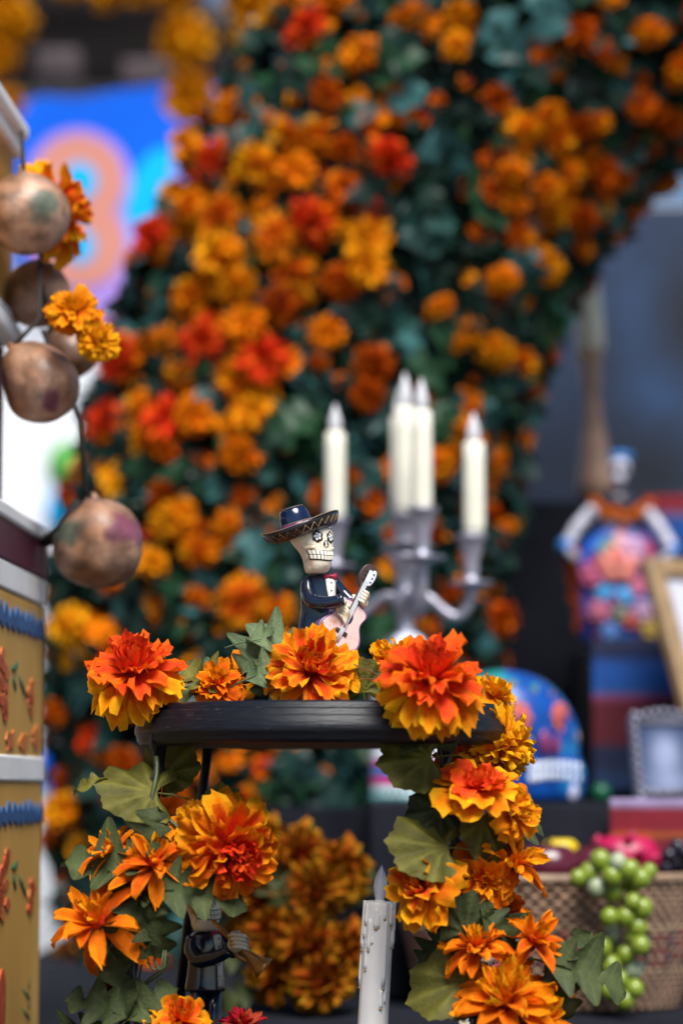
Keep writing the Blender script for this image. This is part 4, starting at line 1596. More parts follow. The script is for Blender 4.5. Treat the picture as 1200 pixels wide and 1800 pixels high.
# ------------------------------------------------------------------ round tray stand
YT = 1.95
s = u(YT)
tc_ = at(570, 1262, YT)
st = empty('plant_stand', V((tc_.x, YT, ZT)), 'round black wooden stand with splayed iron legs under the figurine', 'stand')
TR = 331 * s
zT = CAM.z + .0315
b = MB()
b.T = Matrix.Translation((tc_.x, YT, zT))
H = .0318
b.lathe([(TR - .030, H - .012), (TR - .016, H - .010), (TR - .0135, H - .001), (TR - .011, H), (TR - .0085, H - .002), (TR - .0085, H - .0055), (TR - .0075, H - .0062), (TR - .0062, H - .0055), (TR - .005, H - .007), (TR - .0042, H - .0105), (TR - .0036, H - .011), (TR - .0022, H - .0125), (TR - .0004, H - .0185), (TR, H - .021), (TR - .0003, H - .0235), (TR - .0014, H - .0245), (TR - .002, H - .0285), (TR - .0045, H - .032), (TR - .010, 0.0), (TR - .02, -.001)], 128, caps=False)
b.build('rim', M['tray'], st)
b = MB()
b.T = Matrix.Translation((tc_.x, YT, zT))
b.lathe([(.001, H - .0118), (TR - .028, H - .0118)], 64, caps=False)
b.build('tray_floor', M['tray'], st)
b = MB()
b.T = Matrix.Translation((tc_.x, YT, zT))
b.lathe([(TR - .019, -.0008), (TR * .5, -.0012), (.001, -.0012)], 64, caps=False)
b.build('underside', M['under'], st)
for (x0, y0, d0, x1, y1, d1) in ((286, 1290, -.055, 232, 1700, -.075), (366, 1315, .09, 338, 1560, .12), (776, 1290, -.075, 832, 1720, -.105), (800, 1315, .085, 838, 1560, .115)):
    a, c = at(x0, y0, YT + d0), at(x1, y1, YT + d1)
    a.z = zT + .004
    k = (ZT - a.z) / (c.z - a.z)
    e = a + (c - a) * k
    b = MB()
    b.tube([a, a + (e - a) * .5, e], [.0042, .0046, .0042], 10)
    b.build('leg', M['iron'], st)
    b = MB()
    b.tube([a + V((0, 0, .004)), a - V((0, 0, .005))], .008, 10)
    b.build('leg_socket', M['iron'], st)
FLOOR = zT + H - .0118

# ------------------------------------------------------------------ skeleton musicians
def figure(root, G, Yf, zfoot, cx=560, hat_tilt=17, arms=None, guitar=False):
    s = u(Yf)
    # skull sections: y, forward offset, half depth, half width
    yaw = math.radians(36)
    fw = V((math.sin(yaw), -math.cos(yaw), 0))
    rt = V((math.cos(yaw), math.sin(yaw), 0))
    sec = [(1010, 15, 14, 13), (1008, 18, 20, 17), (1000, 20, 24, 20), (992, 21, 26, 21.5), (980, 19, 28, 23), (970, 14, 30, 26), (960, 8, 34, 33), (950, 3, 37, 36), (938, 0, 39, 37), (930, -2, 35, 34), (925, -4, 28, 28), (922, -6, 10, 10)]

    def ctr(y):
        return G(546, y, 0.0)

    def spt(y, phi, lift=0.0):
        for i in range(len(sec) - 1):
            if sec[i + 1][0] <= y <= sec[i][0]:
                f = (sec[i][0] - y) / (sec[i][0] - sec[i + 1][0])
                c, a, bb = [sec[i][k] + (sec[i + 1][k] - sec[i][k]) * f for k in (1, 2, 3)]
                a, bb = a * 1.08, bb * 1.08
                v = fw * (c + (a + lift) * math.cos(phi)) + rt * ((bb + lift) * math.sin(phi))
                n = (fw * math.cos(phi) / a + rt * math.sin(phi) / bb).normalized()
                return ctr(y) + v * s, n
    b = MB()
    n = 32
    rings = []
    for y, c, a, bb in sec:
        rings.append([spt(y, 2 * PI * j / n)[0] for j in range(n)])
    b.loft(rings)
    sk = b.build('skull', M['bone'], root, sub=1)
    # cheek bone ridges
    for sg in (-1, 1):
        b = MB()
        b.tube([spt(966, sg * (.55 + .18 * k), -2.5 + 0.3 * k)[0] for k in range(6)], [2.5 * s, 4 * s, 4.5 * s, 4.5 * s, 4 * s, 2 * s], 8)
        b.build('cheekbone', M['bone'], sk)
    # eyes: scalloped black flower, white petals, blue centre
    for ph in (-.36, .34):
        p, nn = spt(947, ph, .3)
        T = frame(p, nn + V((0, 0, .12)), (0, 0, 1))
        b = MB()
        b.T = T
        for k in range(6):
            a = k * PI / 3
            b.ball((6.6 * s * math.cos(a), 5.9 * s * math.sin(a), 0), (4.8 * s, 4.8 * s, 1.1 * s), 8, 5)
        eye = b.build('eye', M['ink'], sk)
        b = MB()
        b.T = T
        for k in range(5):
            a = k * 2 * PI / 5 + .3
            b.ball((5.2 * s * math.cos(a), 4.6 * s * math.sin(a), .9 * s), (2.9 * s, 2.6 * s, .9 * s), 8, 5)
        b.build('eye_petals', M['shirt'], eye)
        b = MB()
        b.T = T
        b.ball((0, 0, 1.4 * s), (2.6 * s, 2.6 * s, .9 * s), 8, 5)
        b.build('pupil', M['skyblue'], eye)
    b = MB()
    for sg in (-1, 1):
        pts = [spt(y, .02 + sg * o, .4)[0] for y, o in ((953, .03), (957, .07), (961, .09), (964, .10))]
        b.tube(pts, [1.0 * s, 2.0 * s, 2.6 * s, 1.4 * s], 8)
    b.build('nose', M['ink'], sk)
    # nose bridge
    b = MB()
    b.tube([spt(950, 0, -2)[0], spt(956, 0, -1)[0], spt(963, 0, .5)[0], spt(968, 0, -2)[0]], [2 * s, 3 * s, 3.4 * s, 2 * s], 8)
    b.build('nose_bridge', M['bone'], sk)
    # mouth: dark band and two rows of teeth
    b = MB()
    rows = []
    for y, l in ((971.5, .2), (973, .9), (980, 1.0), (988, .9), (990, .2)):
        rows.append([spt(y - 2.5 * abs(p_ / 14 - .5) * 2, -1.25 + 2.5 * p_ / 14, l)[0] for p_ in range(15)])
    b.loft(rows, closed=False)
    mo = b.build('mouth', M['ink'], sk)
    nt_ = 10
    b = MB()
    for r_, (ya, yb_) in enumerate(((973, 980), (981.2, 988))):
        for k in range(nt_):
            p0 = -1.18 + 2.36 * (k + .12) / nt_
            p1 = -1.18 + 2.36 * (k + .88) / nt_
            up = lambda p_: -2.5 * abs(p_ / 2.5) * 2
            rings = []
            for l in (.8, 1.9, 2.2):
                sh = .0 if l < 2 else .02
                q0, q1 = p0 + sh, p1 - sh
                ins = 0 if l < 2 else .7
                rings.append([spt(ya + ins + up(q0), q0, l)[0], spt(ya + ins + up(q1), q1, l)[0], spt(yb_ - ins + up(q1), q1, l)[0], spt(yb_ - ins + up(q0), q0, l)[0]])
            b.loft(rings)
    tag(b.build('teeth', M['bone_white'], mo, smooth=False), kind='stuff')
    # sombrero
    hc = G(533, 941, 0.0)
    ax = V((-math.sin(math.radians(hat_tilt)), -.04, math.cos(math.radians(hat_tilt))))
    T = frame(hc, ax)
    b = MB()
    b.T = T
    b.lathe([(24 * s, -2 * s), (40 * s, -3 * s), (54 * s, -1 * s), (63 * s, 4 * s), (69 * s, 14 * s), (71 * s, 20 * s), (69 * s, 21 * s), (61.5 * s, 11 * s), (53 * s, 4 * s), (40 * s, 3 * s), (24 * s, 4 * s)], 60, lambda a, z: 1 + .025 * math.sin(3 * a + .6), caps=False)
    Ti = T.inverted()

    def warp(p):
        q = Ti @ p
        return p + ax * (4 * s * math.cos(2 * math.atan2(q.y, q.x) + .8) * min(1, max(0, (q.to_2d().length / s - 35) / 30)))
    b.v = [warp(p) for p in b.v]
    hat = b.build('hat_brim', M['hatbrim'], root)
    b = MB()
    Tc = frame(hc + V((-6 * s, 0, 0)), ax)
    b.T = Tc
    b.lathe([(29 * s, 2 * s), (28 * s, 16 * s), (26 * s, 34 * s), (23.5 * s, 44 * s), (20 * s, 50 * s), (15 * s, 52.5 * s), (8 * s, 51.5 * s), (1 * s, 49 * s)], 32, lambda a, z: 1 + .02 * math.sin(2 * a + 1))
    b.build('hat_crown', M['hatblue'], root)
    b = MB()
    b.T = Tc
    b.lathe([(30 * s, 5 * s), (30.2 * s, 12 * s), (29.6 * s, 21 * s), (28.4 * s, 22 * s)], 32, caps=False)
    band = b.build('hat_band', M['plum'], root)
    b = MB()
    b.T = Tc
    b.tube([V((28.3 * s * math.cos(t), 28.3 * s * math.sin(t), 22.6 * s)) for t in [2 * PI * i / 40 for i in range(41)]], .8 * s, 6)
    b.tube([V((20 * s * math.cos(t), 20 * s * math.sin(t), 50.2 * s)) for t in [2 * PI * i / 40 for i in range(41)]], .6 * s, 6)
    b.build('crown_trim', M['gilt'], root)
    b = MB()
    b.T = T
    zz = []
    for i in range(52):
        a = 2 * PI * i / 52
        lo = i % 2
        r, z = (62.5, 3.0) if lo else (69, 13.5)
        zz.append(V(((r + .8) * s * math.cos(a), (r + .8) * s * math.sin(a), z * s)))
    zz.append(zz[0])
    b.tube(zz, .75 * s, 5)
    b.tube([V((71.1 * s * math.cos(t), 71.1 * s * math.sin(t), 20.4 * s)) for t in [2 * PI * i / 64 for i in range(65)]], .8 * s, 6)
    b.v = [warp(p) for p in b.v]
    b.build('zigzag_trim', M['gilt'], hat)
    # torso
    b = MB()
    rings = []
    tor = [(1003, 563, 14, 12), (1009, 563, 17, 13), (1013, 562, 23, 15), (1019, 560, 30, 17), (1028, 560, 33, 19), (1045, 560, 32.5, 20), (1065, 560, 31, 20), (1088, 559, 32, 21), (1108, 558, 35, 23), (1116, 558, 36, 24), (1117, 558, 30, 20)]
    for y, x, a, d in tor:
        c = G(x, y, 0.0)
        rings.append([c + V((a * s * math.cos(2 * PI * j / 28), d * s * math.sin(2 * PI * j / 28), 0)) for j in range(28)])
    b.loft(rings)
    jk = b.build('jacket', M['suit'], root, sub=1)
    # collar, shirt front, bow tie
    b = MB()
    b.tube([G(549, 1016, -.004), G(553, 1009, -.0062), G(563, 1006, -.007), G(573, 1009, -.006), G(577, 1014, -.003)], [3 * s, 5 * s, 4 * s, 5 * s, 3 * s], 8)
    b.build('collar', M['suit'], jk)

    def front(x, y, lift):
        for i in range(len(tor) - 1):
            if tor[i][0] <= y <= tor[i + 1][0]:
                f = (y - tor[i][0]) / (tor[i + 1][0] - tor[i][0])
                c, a, d = [tor[i][k] + (tor[i + 1][k] - tor[i][k]) * f for k in (1, 2, 3)]
                q = max(-.97, min(.97, (x - c) / a))
                return G(x, y, -(d + lift) * s * math.sqrt(1 - q * q) - lift * s * .3)
    rows = []
    for y, xl, xr in ((1012, 570, 587), (1020, 572, 589), (1035, 574, 589), (1050, 577, 589), (1075, 579, 588), (1108, 580, 588)):
        rows.append([front(xl + (xr - xl) * k / 5, y, 1.0) for k in range(6)])
    b = MB()
    b.loft(rows, closed=False)
    o = b.build('shirt_front', M['shirt'], jk)
    o.modifiers.new('thick', 'SOLIDIFY').thickness = 1.2 * s
    for y in (1024, 1038, 1052, 1070, 1090):
        b = MB()
        b.ball(front(582, y, 2.0), 1.7 * s, 8, 5)
        b.build('button', M['ink'], jk)
    b = MB()
    c = front(580, 1013, 4)
    T = frame(c, (.45, -1, .1))
    b.T = T
    for sg in (-1, 1):
        rings = []
        for t in (0.05, .35, .7, 1.0):
            h_ = (2.2 + 4.6 * t) * s
            x = sg * 12 * t * s
            rings.append([V((x, h_ * math.cos(q), 3.0 * s * math.sin(q))) for q in [2 * PI * k / 10 for k in range(10)]])
        b.loft(rings)
    b.ball((0, 0, 1.5 * s), (3.2 * s, 3.5 * s, 3 * s), 8, 6)
    b.build('bow_tie', M['redbow'], root)
    # legs and shoes
    for x, dd in ((545, -.002), (572, .002)):
        b = MB()
        a, c = G(x, 1108, dd), G(x, 1112, dd)
        foot = V((c.x, c.y, zfoot))
        b.tube([a, (c + foot) * .5, foot + V((0, 0, .004))], [15 * s, 14 * s, 15 * s], 12)
        lg = b.build('trouser_leg', M['suit'], root)
        b = MB()
        b.ball(foot + V((.004, -.006, .0045)), (.008, .013, .0045), 12, 7)
        b.build('shoe', M['ink'], lg)
    for arm in arms or []:
        b = MB()
        pts = [G(*q[:3]) for q in arm]
        rr = [q[3] * s for q in arm]
        # smooth the elbow
        P2, R2 = [], []
        for i in range(len(pts) - 1):
            for k in range(4):
                t = k / 4
                P2.append(pts[i].lerp(pts[i + 1], t))
                R2.append(rr[i] + (rr[i + 1] - rr[i]) * t)
        P2.append(pts[-1])
        R2.append(rr[-1])
        P3 = [P2[0]] + [(P2[i - 1] + P2[i] * 2 + P2[i + 1]) / 4 for i in range(1, len(P2) - 1)] + [P2[-1]]
        b.tube(P3, R2, 14)
        sl_ = b.build('sleeve', M['suit'], root)
        b = MB()
        b.tube([P3[-2].lerp(P3[-1], .5), P3[-1] + (P3[-1] - P3[-2]).normalized() * 1.5 * s], rr[-1] * 1.06, 14)
        b.build('cuff', M['suit'], sl_)


def hand(root, palm, rads, fingers, fr, mt='bone'):
    b = MB()
    b.T = frame(palm, (0, 0, 1))
    b.ball((0, 0, 0), rads, 12, 8)
    b.T = Matrix.Identity(4)
    for f in fingers:
        b.tube(f, [fr, fr * 1.05, fr * .95, fr * .7][:len(f)], 8)
    return b.build('hand', M[mt], root)


# ---- guitarist
YG = 1.93
G1 = lambda x, y, d=0.0: at(x, y, YG + d)
s = u(YG)
g1 = empty('skeleton_guitarist', V((G1(558, 1200).x, YG, FLOOR)), 'skeleton figurine in navy suit and sombrero playing a pink guitar', 'figurine')
figure(g1, G1, YG, FLOOR, arms=[
    [(541, 1021, -.003, 11), (541, 1040, -.007, 13), (548, 1058, -.013, 13), (575, 1061, -.021, 12), (603, 1054, -.026, 10.5)],
    [(584, 1021, .002, 11), (600, 1040, .003, 11), (618, 1058, .0, 10), (636, 1056, -.004, 9)]])
gn = V((.42, -.9, .08)).normalized()
ga = V((.44, 0, .90))
ga.y = (gn.x * ga.x + gn.z * ga.z) / -gn.y
ga.normalize()
gb_ = ga.cross(gn) * -1
gb_ = gn.cross(ga) * -1
if gb_.x < 0:
    gb_ = -gb_
gc = G1(603, 1102, -.0165)
GT = Matrix((gb_, ga, gn)).transposed().to_4x4()
GT.translation = gc
half = [(-50, 6), (-47, 22), (-40, 33), (-30, 40), (-18, 43.5), (-6, 41), (4, 35), (13, 29.5), (21, 28), (29, 30), (37, 32.5), (44, 30), (49, 22), (52, 8)]
out = [(w_ * s, t * s) for t, w_ in half] + [(-w_ * s, t * s) for t, w_ in reversed(half)]


def smooth_out(o_, it=1):
    for _ in range(it):
        n_ = []
        for i in range(len(o_)):
            a, c = o_[i], o_[(i + 1) % len(o_)]
            n_ += [(a[0] * .75 + c[0] * .25, a[1] * .75 + c[1] * .25), (a[0] * .25 + c[0] * .75, a[1] * .25 + c[1] * .75)]
        o_ = n_
    return o_


out = smooth_out(out, 1)
gt = g1
b = MB()
b.T = GT
b.prism([(x, y) for x, y in out], -24 * s, 0)
gbody = b.build('guitar', M['gside'], g1, bev=1.2 * s, sharp=40)
b = MB()
b.T = GT
b.prism([(x * .91, y * .93) for x, y in out], -.5 * s, 1.0 * s)
b.build('soundboard', M['gtop'], gbody, sharp=40)
b = MB()
b.T = GT
b.prism([(8.5 * s * math.cos(2 * PI * k / 24) + 1 * s, 18 * s + 12 * s * math.sin(2 * PI * k / 24)) for k in range(24)], .6 * s, 1.5 * s)
b.build('sound_hole', M['hatblue'], gbody, sharp=40)
b = MB()
b.T = GT
b.box((-12 * s, -14 * s, .8 * s), (12 * s, -7 * s, 4 * s))
b.build('bridge', M['gneck'], gbody, bev=.8 * s)
b = MB()
b.T = GT
b.box((-5.5 * s, 34 * s, -3 * s), (5.5 * s, 90 * s, 2.5 * s))
b.build('neck', M['gneck'], gbody, bev=1 * s)
b = MB()
b.T = GT
hd = smooth_out([(-6, 80), (-15, 90), (-18, 104), (-16, 118), (-9, 127), (7, 127), (14, 118), (15, 104), (13, 92), (6, 82)], 1)
b.prism([(x * s, y * s) for x, y in hd], -6 * s, 2 * s)
b.build('headstock', M['gneck'], gbody, bev=1 * s, sharp=40)
b = MB()
b.T = GT
b.prism([(x * s, y * s) for x, y in smooth_out([(3, 88), (2, 118), (8, 121), (12, 114), (12, 100), (9, 90)], 1)], 1.5 * s, 3 * s)
b.build('headstock_face', M['gstring'], gbody, sharp=40)
for k in range(4):
    b = MB()
    b.T = GT
    x = (-3 + 2 * k) * s
    b.tube([V((x, -30 * s, 2.2 * s)), V((x, -10 * s, 4.4 * s)), V((x, 40 * s, 4.4 * s)), V((x, 92 * s, 4.0 * s)), V((x, 116 * s, 3.4 * s))], .8 * s, 6)
    b.build('string', M['gstring'], gbody)
for k in range(6):
    b = MB()
    b.T = GT
    sx = -1 if k < 3 else 1
    b.tube([V((sx * 7 * s, (96 + 8 * (k % 3)) * s, 2 * s)), V((sx * 7 * s, (96 + 8 * (k % 3)) * s, 4.5 * s))], 1.6 * s, 6)
    b.build('tuning_peg', M['ink'], gbody)


def gp(x, y, z):
    return GT @ V((x * s, y * s, z * s))


# strumming hand: four bony fingers over the strings; thumb on top
fs_ = []
for k in range(4):
    y = 27 - k * 5.4
    fs_.append([gp(-22, y + 4, 6), gp(-12, y + 1, 9), gp(-3, y - 5, 8), gp(0, y - 11, 5)])
fs_.append([gp(-22, 33, 5), gp(-14, 35, 8), gp(-7, 33, 7)])
hand(g1, gp(-22, 26, 5), (9 * s, 7 * s, 9.5 * s), fs_, 3.0 * s)
b = MB()
b.tube([G1(600, 1055, -.026), gp(-26, 30, 5)], [8.5 * s, 8 * s], 12)
b.build('wrist', M['bone'], g1)
# fretting hand: fist round the neck
fs_ = []
for k in range(4):
    y = 54 + k * 6.2
    fs_.append([gp(13, y - 2, -8), gp(15, y, 2), gp(9, y + 1.5, 9.5), gp(0, y + 2, 8.5)])
fs_.append([gp(9, 52, -7), gp(-2, 56, -8), gp(-8, 62, -3)])
hand(g1, gp(13, 60, -5), (10 * s, 8 * s, 12 * s), fs_, 3.4 * s)

# ---- trumpeter
YP = 2.03
G2 = lambda x, y, d=0.0: at(x - 197, y + 626, YP + d)
s = u(YP)
g2 = empty('skeleton_trumpeter', V((G2(558, 1200).x, YP, ZT)), 'skeleton figurine in navy suit holding a gold trumpet below the tray', 'figurine')
figure(g2, G2, YP, ZT, arms=[
    [(536, 1022, -.002, 11), (533, 1045, -.006, 13), (545, 1064, -.014, 13), (575, 1058, -.024, 12), (600, 1046, -.03, 10)],
    [(586, 1022, .0, 11), (600, 1040, -.004, 11), (606, 1050, -.016, 10), (608, 1044, -.026, 9)]])
Q = lambda x, y, d=-.03: at(x, y, YP + d)
b = MB()
tp = [(374, 1618), (400, 1645), (425, 1668), (438, 1679), (450, 1690), (459, 1698), (465, 1703)]
b.tube([Q(x, y) for x, y in tp], [3.5 * s, 5 * s, 6 * s, 8 * s, 12 * s, 17 * s, 22 * s], 16)
tr = b.build('trumpet', M['brass'], g2)
b = MB()
b.tube([Q(405, 1664), Q(420, 1682), Q(434, 1690), Q(436, 1680), Q(420, 1662)], 4.5 * s, 8)
b.build('tubing', M['brass'], tr)
fs_ = []
for k in range(4):
    fs_.append([Q(403 + 1 * k, 1645 + 7 * k, -.036), Q(414 + k, 1643 + 7 * k, -.043), Q(430, 1645 + 7 * k, -.04), Q(437, 1652 + 6 * k, -.032)])
fs_.append([Q(402, 1650, -.03), Q(410, 1640, -.03), Q(422, 1638, -.032)])
hand(g2, Q(414, 1660, -.033), (14 * s, 7 * s, 14 * s), fs_, 3.6 * s)

# ---- third musician, mostly behind the right garland
YQ = 2.04
G3 = lambda x, y, d=0.0: at(x + 285, y + 686, YQ + d)
g3 = empty('skeleton_singer', V((G3(558, 1200).x, YQ, ZT)), 'dark suited skeleton figurine mostly hidden behind the right leg garland', 'figurine')
figure(g3, G3, YQ, ZT, arms=[
    [(538, 1022, -.002, 11), (532, 1045, -.004, 13), (528, 1070, -.008, 13), (530, 1095, -.014, 11)],
    [(584, 1022, .0, 11), (592, 1045, -.002, 13), (594, 1070, -.006, 12), (590, 1095, -.012, 11)]])
s = u(YQ)
for x in (531, 590):
    p = G3(x, 1106, -.016)
    hand(g3, p, (7 * s, 6 * s, 8 * s), [[p + V(((k - 1.5) * 4 * s, -.001, -4 * s)), p + V(((k - 1.5) * 4.2 * s, -.002, -10 * s)), p + V(((k - 1.5) * 4 * s, -.001, -15 * s + abs(k - 1.5) * 2 * s))] for k in range(4)] + [[p + V((-6 * s, -.002, 2 * s)), p + V((-9 * s, -.004, -5 * s)), p + V((-7 * s, -.005, -9 * s))]], 2.2 * s)

# ------------------------------------------------------------------ electric candle
YL = 1.90
s = u(YL)
lc_ = at(667, 1584, YL)
axd = (at(667, 1584, YL) - at(655, 1800, YL)).normalized()
hgt = (lc_.z - ZT) / axd.z
base = lc_ - axd * hgt
le = empty('electric_candle', base, 'white electric candle with wax drips and a clear flame bulb', 'candle')
b = MB()
b.T = frame(base, axd)
r = 26 * s
b.lathe([(r * 1.04, 0), (r * 1.02, hgt * .2), (r * 1.0, hgt * .6), (r * .985, hgt * .9), (r * 1.0, hgt - .0025), (r * .93, hgt - .0005), (r * .8, hgt), (r * .3, hgt - .0005)], 40, lambda a, z: 1 + .012 * math.sin(7 * a + z * 18) + .01 * math.sin(11 * a - z * 30))
cbody = b.build('wax_body', M['wax'], le)
drips = [(-1.15, 2, 30, 4.5), (-2.95, 0, 85, 5), (-2.55, 4, 40, 4), (-2.2, 30, 85, 4.5), (-2.35, 66, 118, 4.2), (-1.75, 12, 46, 5.2), (-1.6, 20, 44, 3.5), (-1.05, 20, 148, 5), (-.65, 4, 40, 4.2), (-.3, 14, 78, 5), (-.05, 0, 55, 4.5), (-1.15, 150, 182, 4.5), (-.85, 150, 172, 3), (-2.7, 30, 62, 3.6), (-1.95, 62, 72, 3), (.5, 5, 70, 5), (1.2, 5, 40, 5), (2.0, 0, 90, 5), (2.7, 5, 50, 5), (3.1, 40, 150, 4)]
for a, y0, y1, dr_ in drips:
    b = MB()
    b.T = frame(base, axd)
    pts, rr = [], []
    for k in range(7):
        t = k / 6
        z = hgt - (y0 + (y1 - y0) * t) * s
        pts.append(V(((r * 1.0) * math.cos(a), (r * 1.0) * math.sin(a), z)))
        rr.append(dr_ * s * (.55 + .45 * t if k < 6 else .55))
    b.tube(pts, rr, 10)
    d_ = b.build('wax_drip', M['wax'], cbody)
    b = MB()
    b.T = frame(base, axd)
    b.ball(pts[-1] + V((math.cos(a), math.sin(a), 0)) * dr_ * s * .1, (dr_ * s * .72, dr_ * s * .72, dr_ * s * .5), 8, 6)
    b.build('drip_tip', M['waxtip'], d_)
b = MB()
b.T = frame(lc_ - axd * .001, axd)
b.lathe([(7 * s, 0), (7.5 * s, 5 * s), (11 * s, 18 * s), (12 * s, 28 * s), (10.5 * s, 40 * s), (6.5 * s, 52 * s), (2.6 * s, 60 * s), (.6 * s, 65 * s)], 24)
bulb = b.build('bulb', M['glass'], le)
m_ = bulb.modifiers.new('wall', 'SOLIDIFY')
m_.thickness = .5 * s
b = MB()
b.T = frame(lc_ - axd * .001, axd)
b.tube([V((0, 0, 2 * s)), V((.5 * s, 0, 16 * s))], [3.5 * s, 2 * s], 8)
b.tube([V((-3 * s, 0, 16 * s)), V((-1 * s, 0, 30 * s)), V((2 * s, 0, 34 * s)), V((3 * s, 0, 18 * s))], .6 * s, 6)
b.build('filament', M['steel'], bulb)
b = MB()
b.T = frame(lc_ - axd * .001, axd)
b.lathe([(8.5 * s, -1 * s), (8.5 * s, 4 * s), (7.6 * s, 5 * s)], 20, caps=False)
b.build('bulb_collar', M['wax'], le)

# ------------------------------------------------------------------ silk flowers on the tray
f = flower('silk_marigold', 238, 1184, 1.885, 160, 'A', 'marigold', (-.12, -.55, .83), None, 'large orange and coral silk marigold overhanging the left end of tray', 1)
f = flower('silk_marigold', 546, 1182, 1.885, 156, 'B', 'marigold', (.08, -.85, .52), None, 'orange marigold with yellow edged petals right below the pink guitar', 2)
f3 = flower('silk_marigold', 757, 1198, 1.80, 182, 'A', 'marigold', (.06, -.66, .75), None, 'largest orange red silk marigold hanging over the right tray rim', 3)
flower('silk_marigold', 383, 1203, 1.9, 88, 'C', 'open', (-.1, -.75, .6), None, 'small plain orange silk flower low on the left half of tray', 4)
flower('silk_marigold', 468, 1160, 1.945, 125, 'C', 'open', (-.15, -.5, .8), None, 'orange silk flower behind the grey green lobed leaf', 5)
flower('silk_marigold', 690, 1160, 1.93, 95, 'H', 'open', (-.45, -.5, .7), None, 'small yellow orange flower peeking behind the largest marigold', 6)
flower('silk_marigold', 880, 1316, 1.90, 130, 'D', 'marigold', (.75, -.35, -.45), None, 'yellow silk marigold hanging below the right tray edge', 7)
flower('silk_marigold', 862, 1226, 1.99, 100, 'D', 'open', (.55, -.2, .7), None, 'yellow silk flower just behind the right end of tray', 8)
lfroot = empty('tray_foliage', at(450, 1232, 1.93), 'spray of grey green lobed silk leaves lying on the tray', 'leaves')
b = MB()
b.tube([at(500, 1180, 1.93), at(430, 1200, 1.92), at(350, 1200, 1.90), at(300, 1215, 1.89), at(275, 1250, 1.88)], .0013, 6)
b.build('stem', M['stem_green'], lfroot)
leaf(425, 1190, 1.90, 105, 72, 'lobed', 'leaf_pale', lfroot, 0, -.1, (-.3, -1, .2))
leaf(432, 1128, 1.895, 110, 12, 'lobed', 'leaf_pale', lfroot, 1, .1, (.1, -.7, .6))
leaf(430, 1195, 1.885, 85, 25, 'lobed', 'leaf_pale', lfroot, 2, -.1, (0, -.9, .4))
leaf(395, 1190, 1.91, 85, 165, 'slim', 'leaf_pale', lfroot, 1, -.1, (0, -.8, .5))
leaf(400, 1220, 1.90, 90, 140, 'lobed', 'leaf_olive', lfroot, 3, -.1, (0, -.8, .5))
leaf(355, 1215, 1.90, 70, 190, 'slim', 'leaf_pale', lfroot, 2, -.1, (0, -.7, .7))
leaf(640, 1225, 1.90, 70, 100, 'broad', 'leaf_olive', lfroot, 3, -.1, (0, -.9, .3))
leaf(470, 1235, 1.90, 80, 110, 'slim', 'leaf_dark', lfroot, 2, .1)
for (a, c, e) in (((622, 1168), (660, 1184), (705, 1205)), ((628, 1193), (665, 1195), (705, 1203))):
    b = MB()
    b.tube([at(a[0], a[1], 1.87), at(c[0], c[1], 1.85), at(e[0], e[1], 1.82)], .0006, 6)
    b.build('wire', M['steel'], lfroot)

# ------------------------------------------------------------------ garland on the left leg
gl = empty('flower_garland', at(240, 1790, 1.88), 'silk flower garland twined round the left stand leg', 'garland')


def vine(root, pts, r, mt='wire', wob=0):
    b = MB()
    P = []
    n = 40
    for i in range(n + 1):
        t = i / n * (len(pts) - 1)
        k = min(int(t), len(pts) - 2)
        f_ = t - k
        x, y, Y = [pts[k][j] + (pts[k + 1][j] - pts[k][j]) * f_ for j in range(3)]
        P.append(at(x + wob * math.sin(i * .9), y, Y + wob * u(Y) * math.cos(i * .9)))
    b.tube(P, r, 7)
    b.build('stem', M[mt], root)


vine(gl, [(262, 1250, 1.88), (272, 1330, 1.885), (262, 1400, 1.885), (300, 1460, 1.875), (250, 1560, 1.87), (238, 1680, 1.87), (225, 1800, 1.87)], .0016, 'wire', 4)
vine(gl, [(275, 1330, 1.88), (268, 1420, 1.87), (330, 1470, 1.87), (290, 1560, 1.87), (240, 1640, 1.88), (300, 1690, 1.87), (235, 1750, 1.87), (240, 1830, 1.87)], .0018, 'stem_green', 3)
vine(gl, [(190, 1660, 1.87), (215, 1710, 1.87), (240, 1730, 1.87)], .0014, 'stem_green', 1)
flower('marigold', 400, 1492, 1.85, 172, 'L', 'marigold', (.42, -.82, -.30), gl, seed=1)
for (x, y, d, n) in ((345, 1450, 95, (-.3, -.6, .6)), (425, 1445, 80, (.1, -.5, .85))):
    flower('marigold', x, y, 1.875, d, 'H', 'open', n, gl, seed=9)
flower('marigold', 200, 1498, 1.86, 105, 'C', 'loose', (-.3, -.35, .85), gl, seed=2)
flower('marigold', 272, 1520, 1.845, 130, 'C', 'loose', (.05, -.75, .6), gl, seed=3)
flower('marigold', 175, 1625, 1.84, 160, 'C', 'loose', (-.3, -.55, .6), gl, seed=4)
flower('marigold', 225, 1560, 1.875, 100, 'C', 'mum', (.1, -.6, .5), gl, seed=14)
flower('marigold', 318, 1800, 1.85, 112, 'B', 'open', (.0, -.6, .8), gl, seed=5)
flower('marigold', 425, 1812, 1.88, 85, 'F', 'mum', (.1, -.4, .9), gl, seed=6)
flower('marigold', 190, 1745, 1.88, 60, 'F', 'mum', (-.3, -.4, .9), gl, seed=8)
leaf(290, 1395, 1.875, 120, 172, 'broad', 'leaf_olive', gl, 1, -.1, (-.1, -.75, .6))
leaf(190, 1372, 1.875, 60, 182, 'slim', 'leaf_olive', gl, 1, -.1, (-.1, -.55, .8))
leaf(275, 1375, 1.90, 85, 48, 'broad', 'leaf_olive', gl, 2, .1, (-.2, -.9, .3))
leaf(275, 1530, 1.85, 160, 165, 'lobed', 'leaf_grey', gl, 4, -.15, (-.1, -.8, .6))
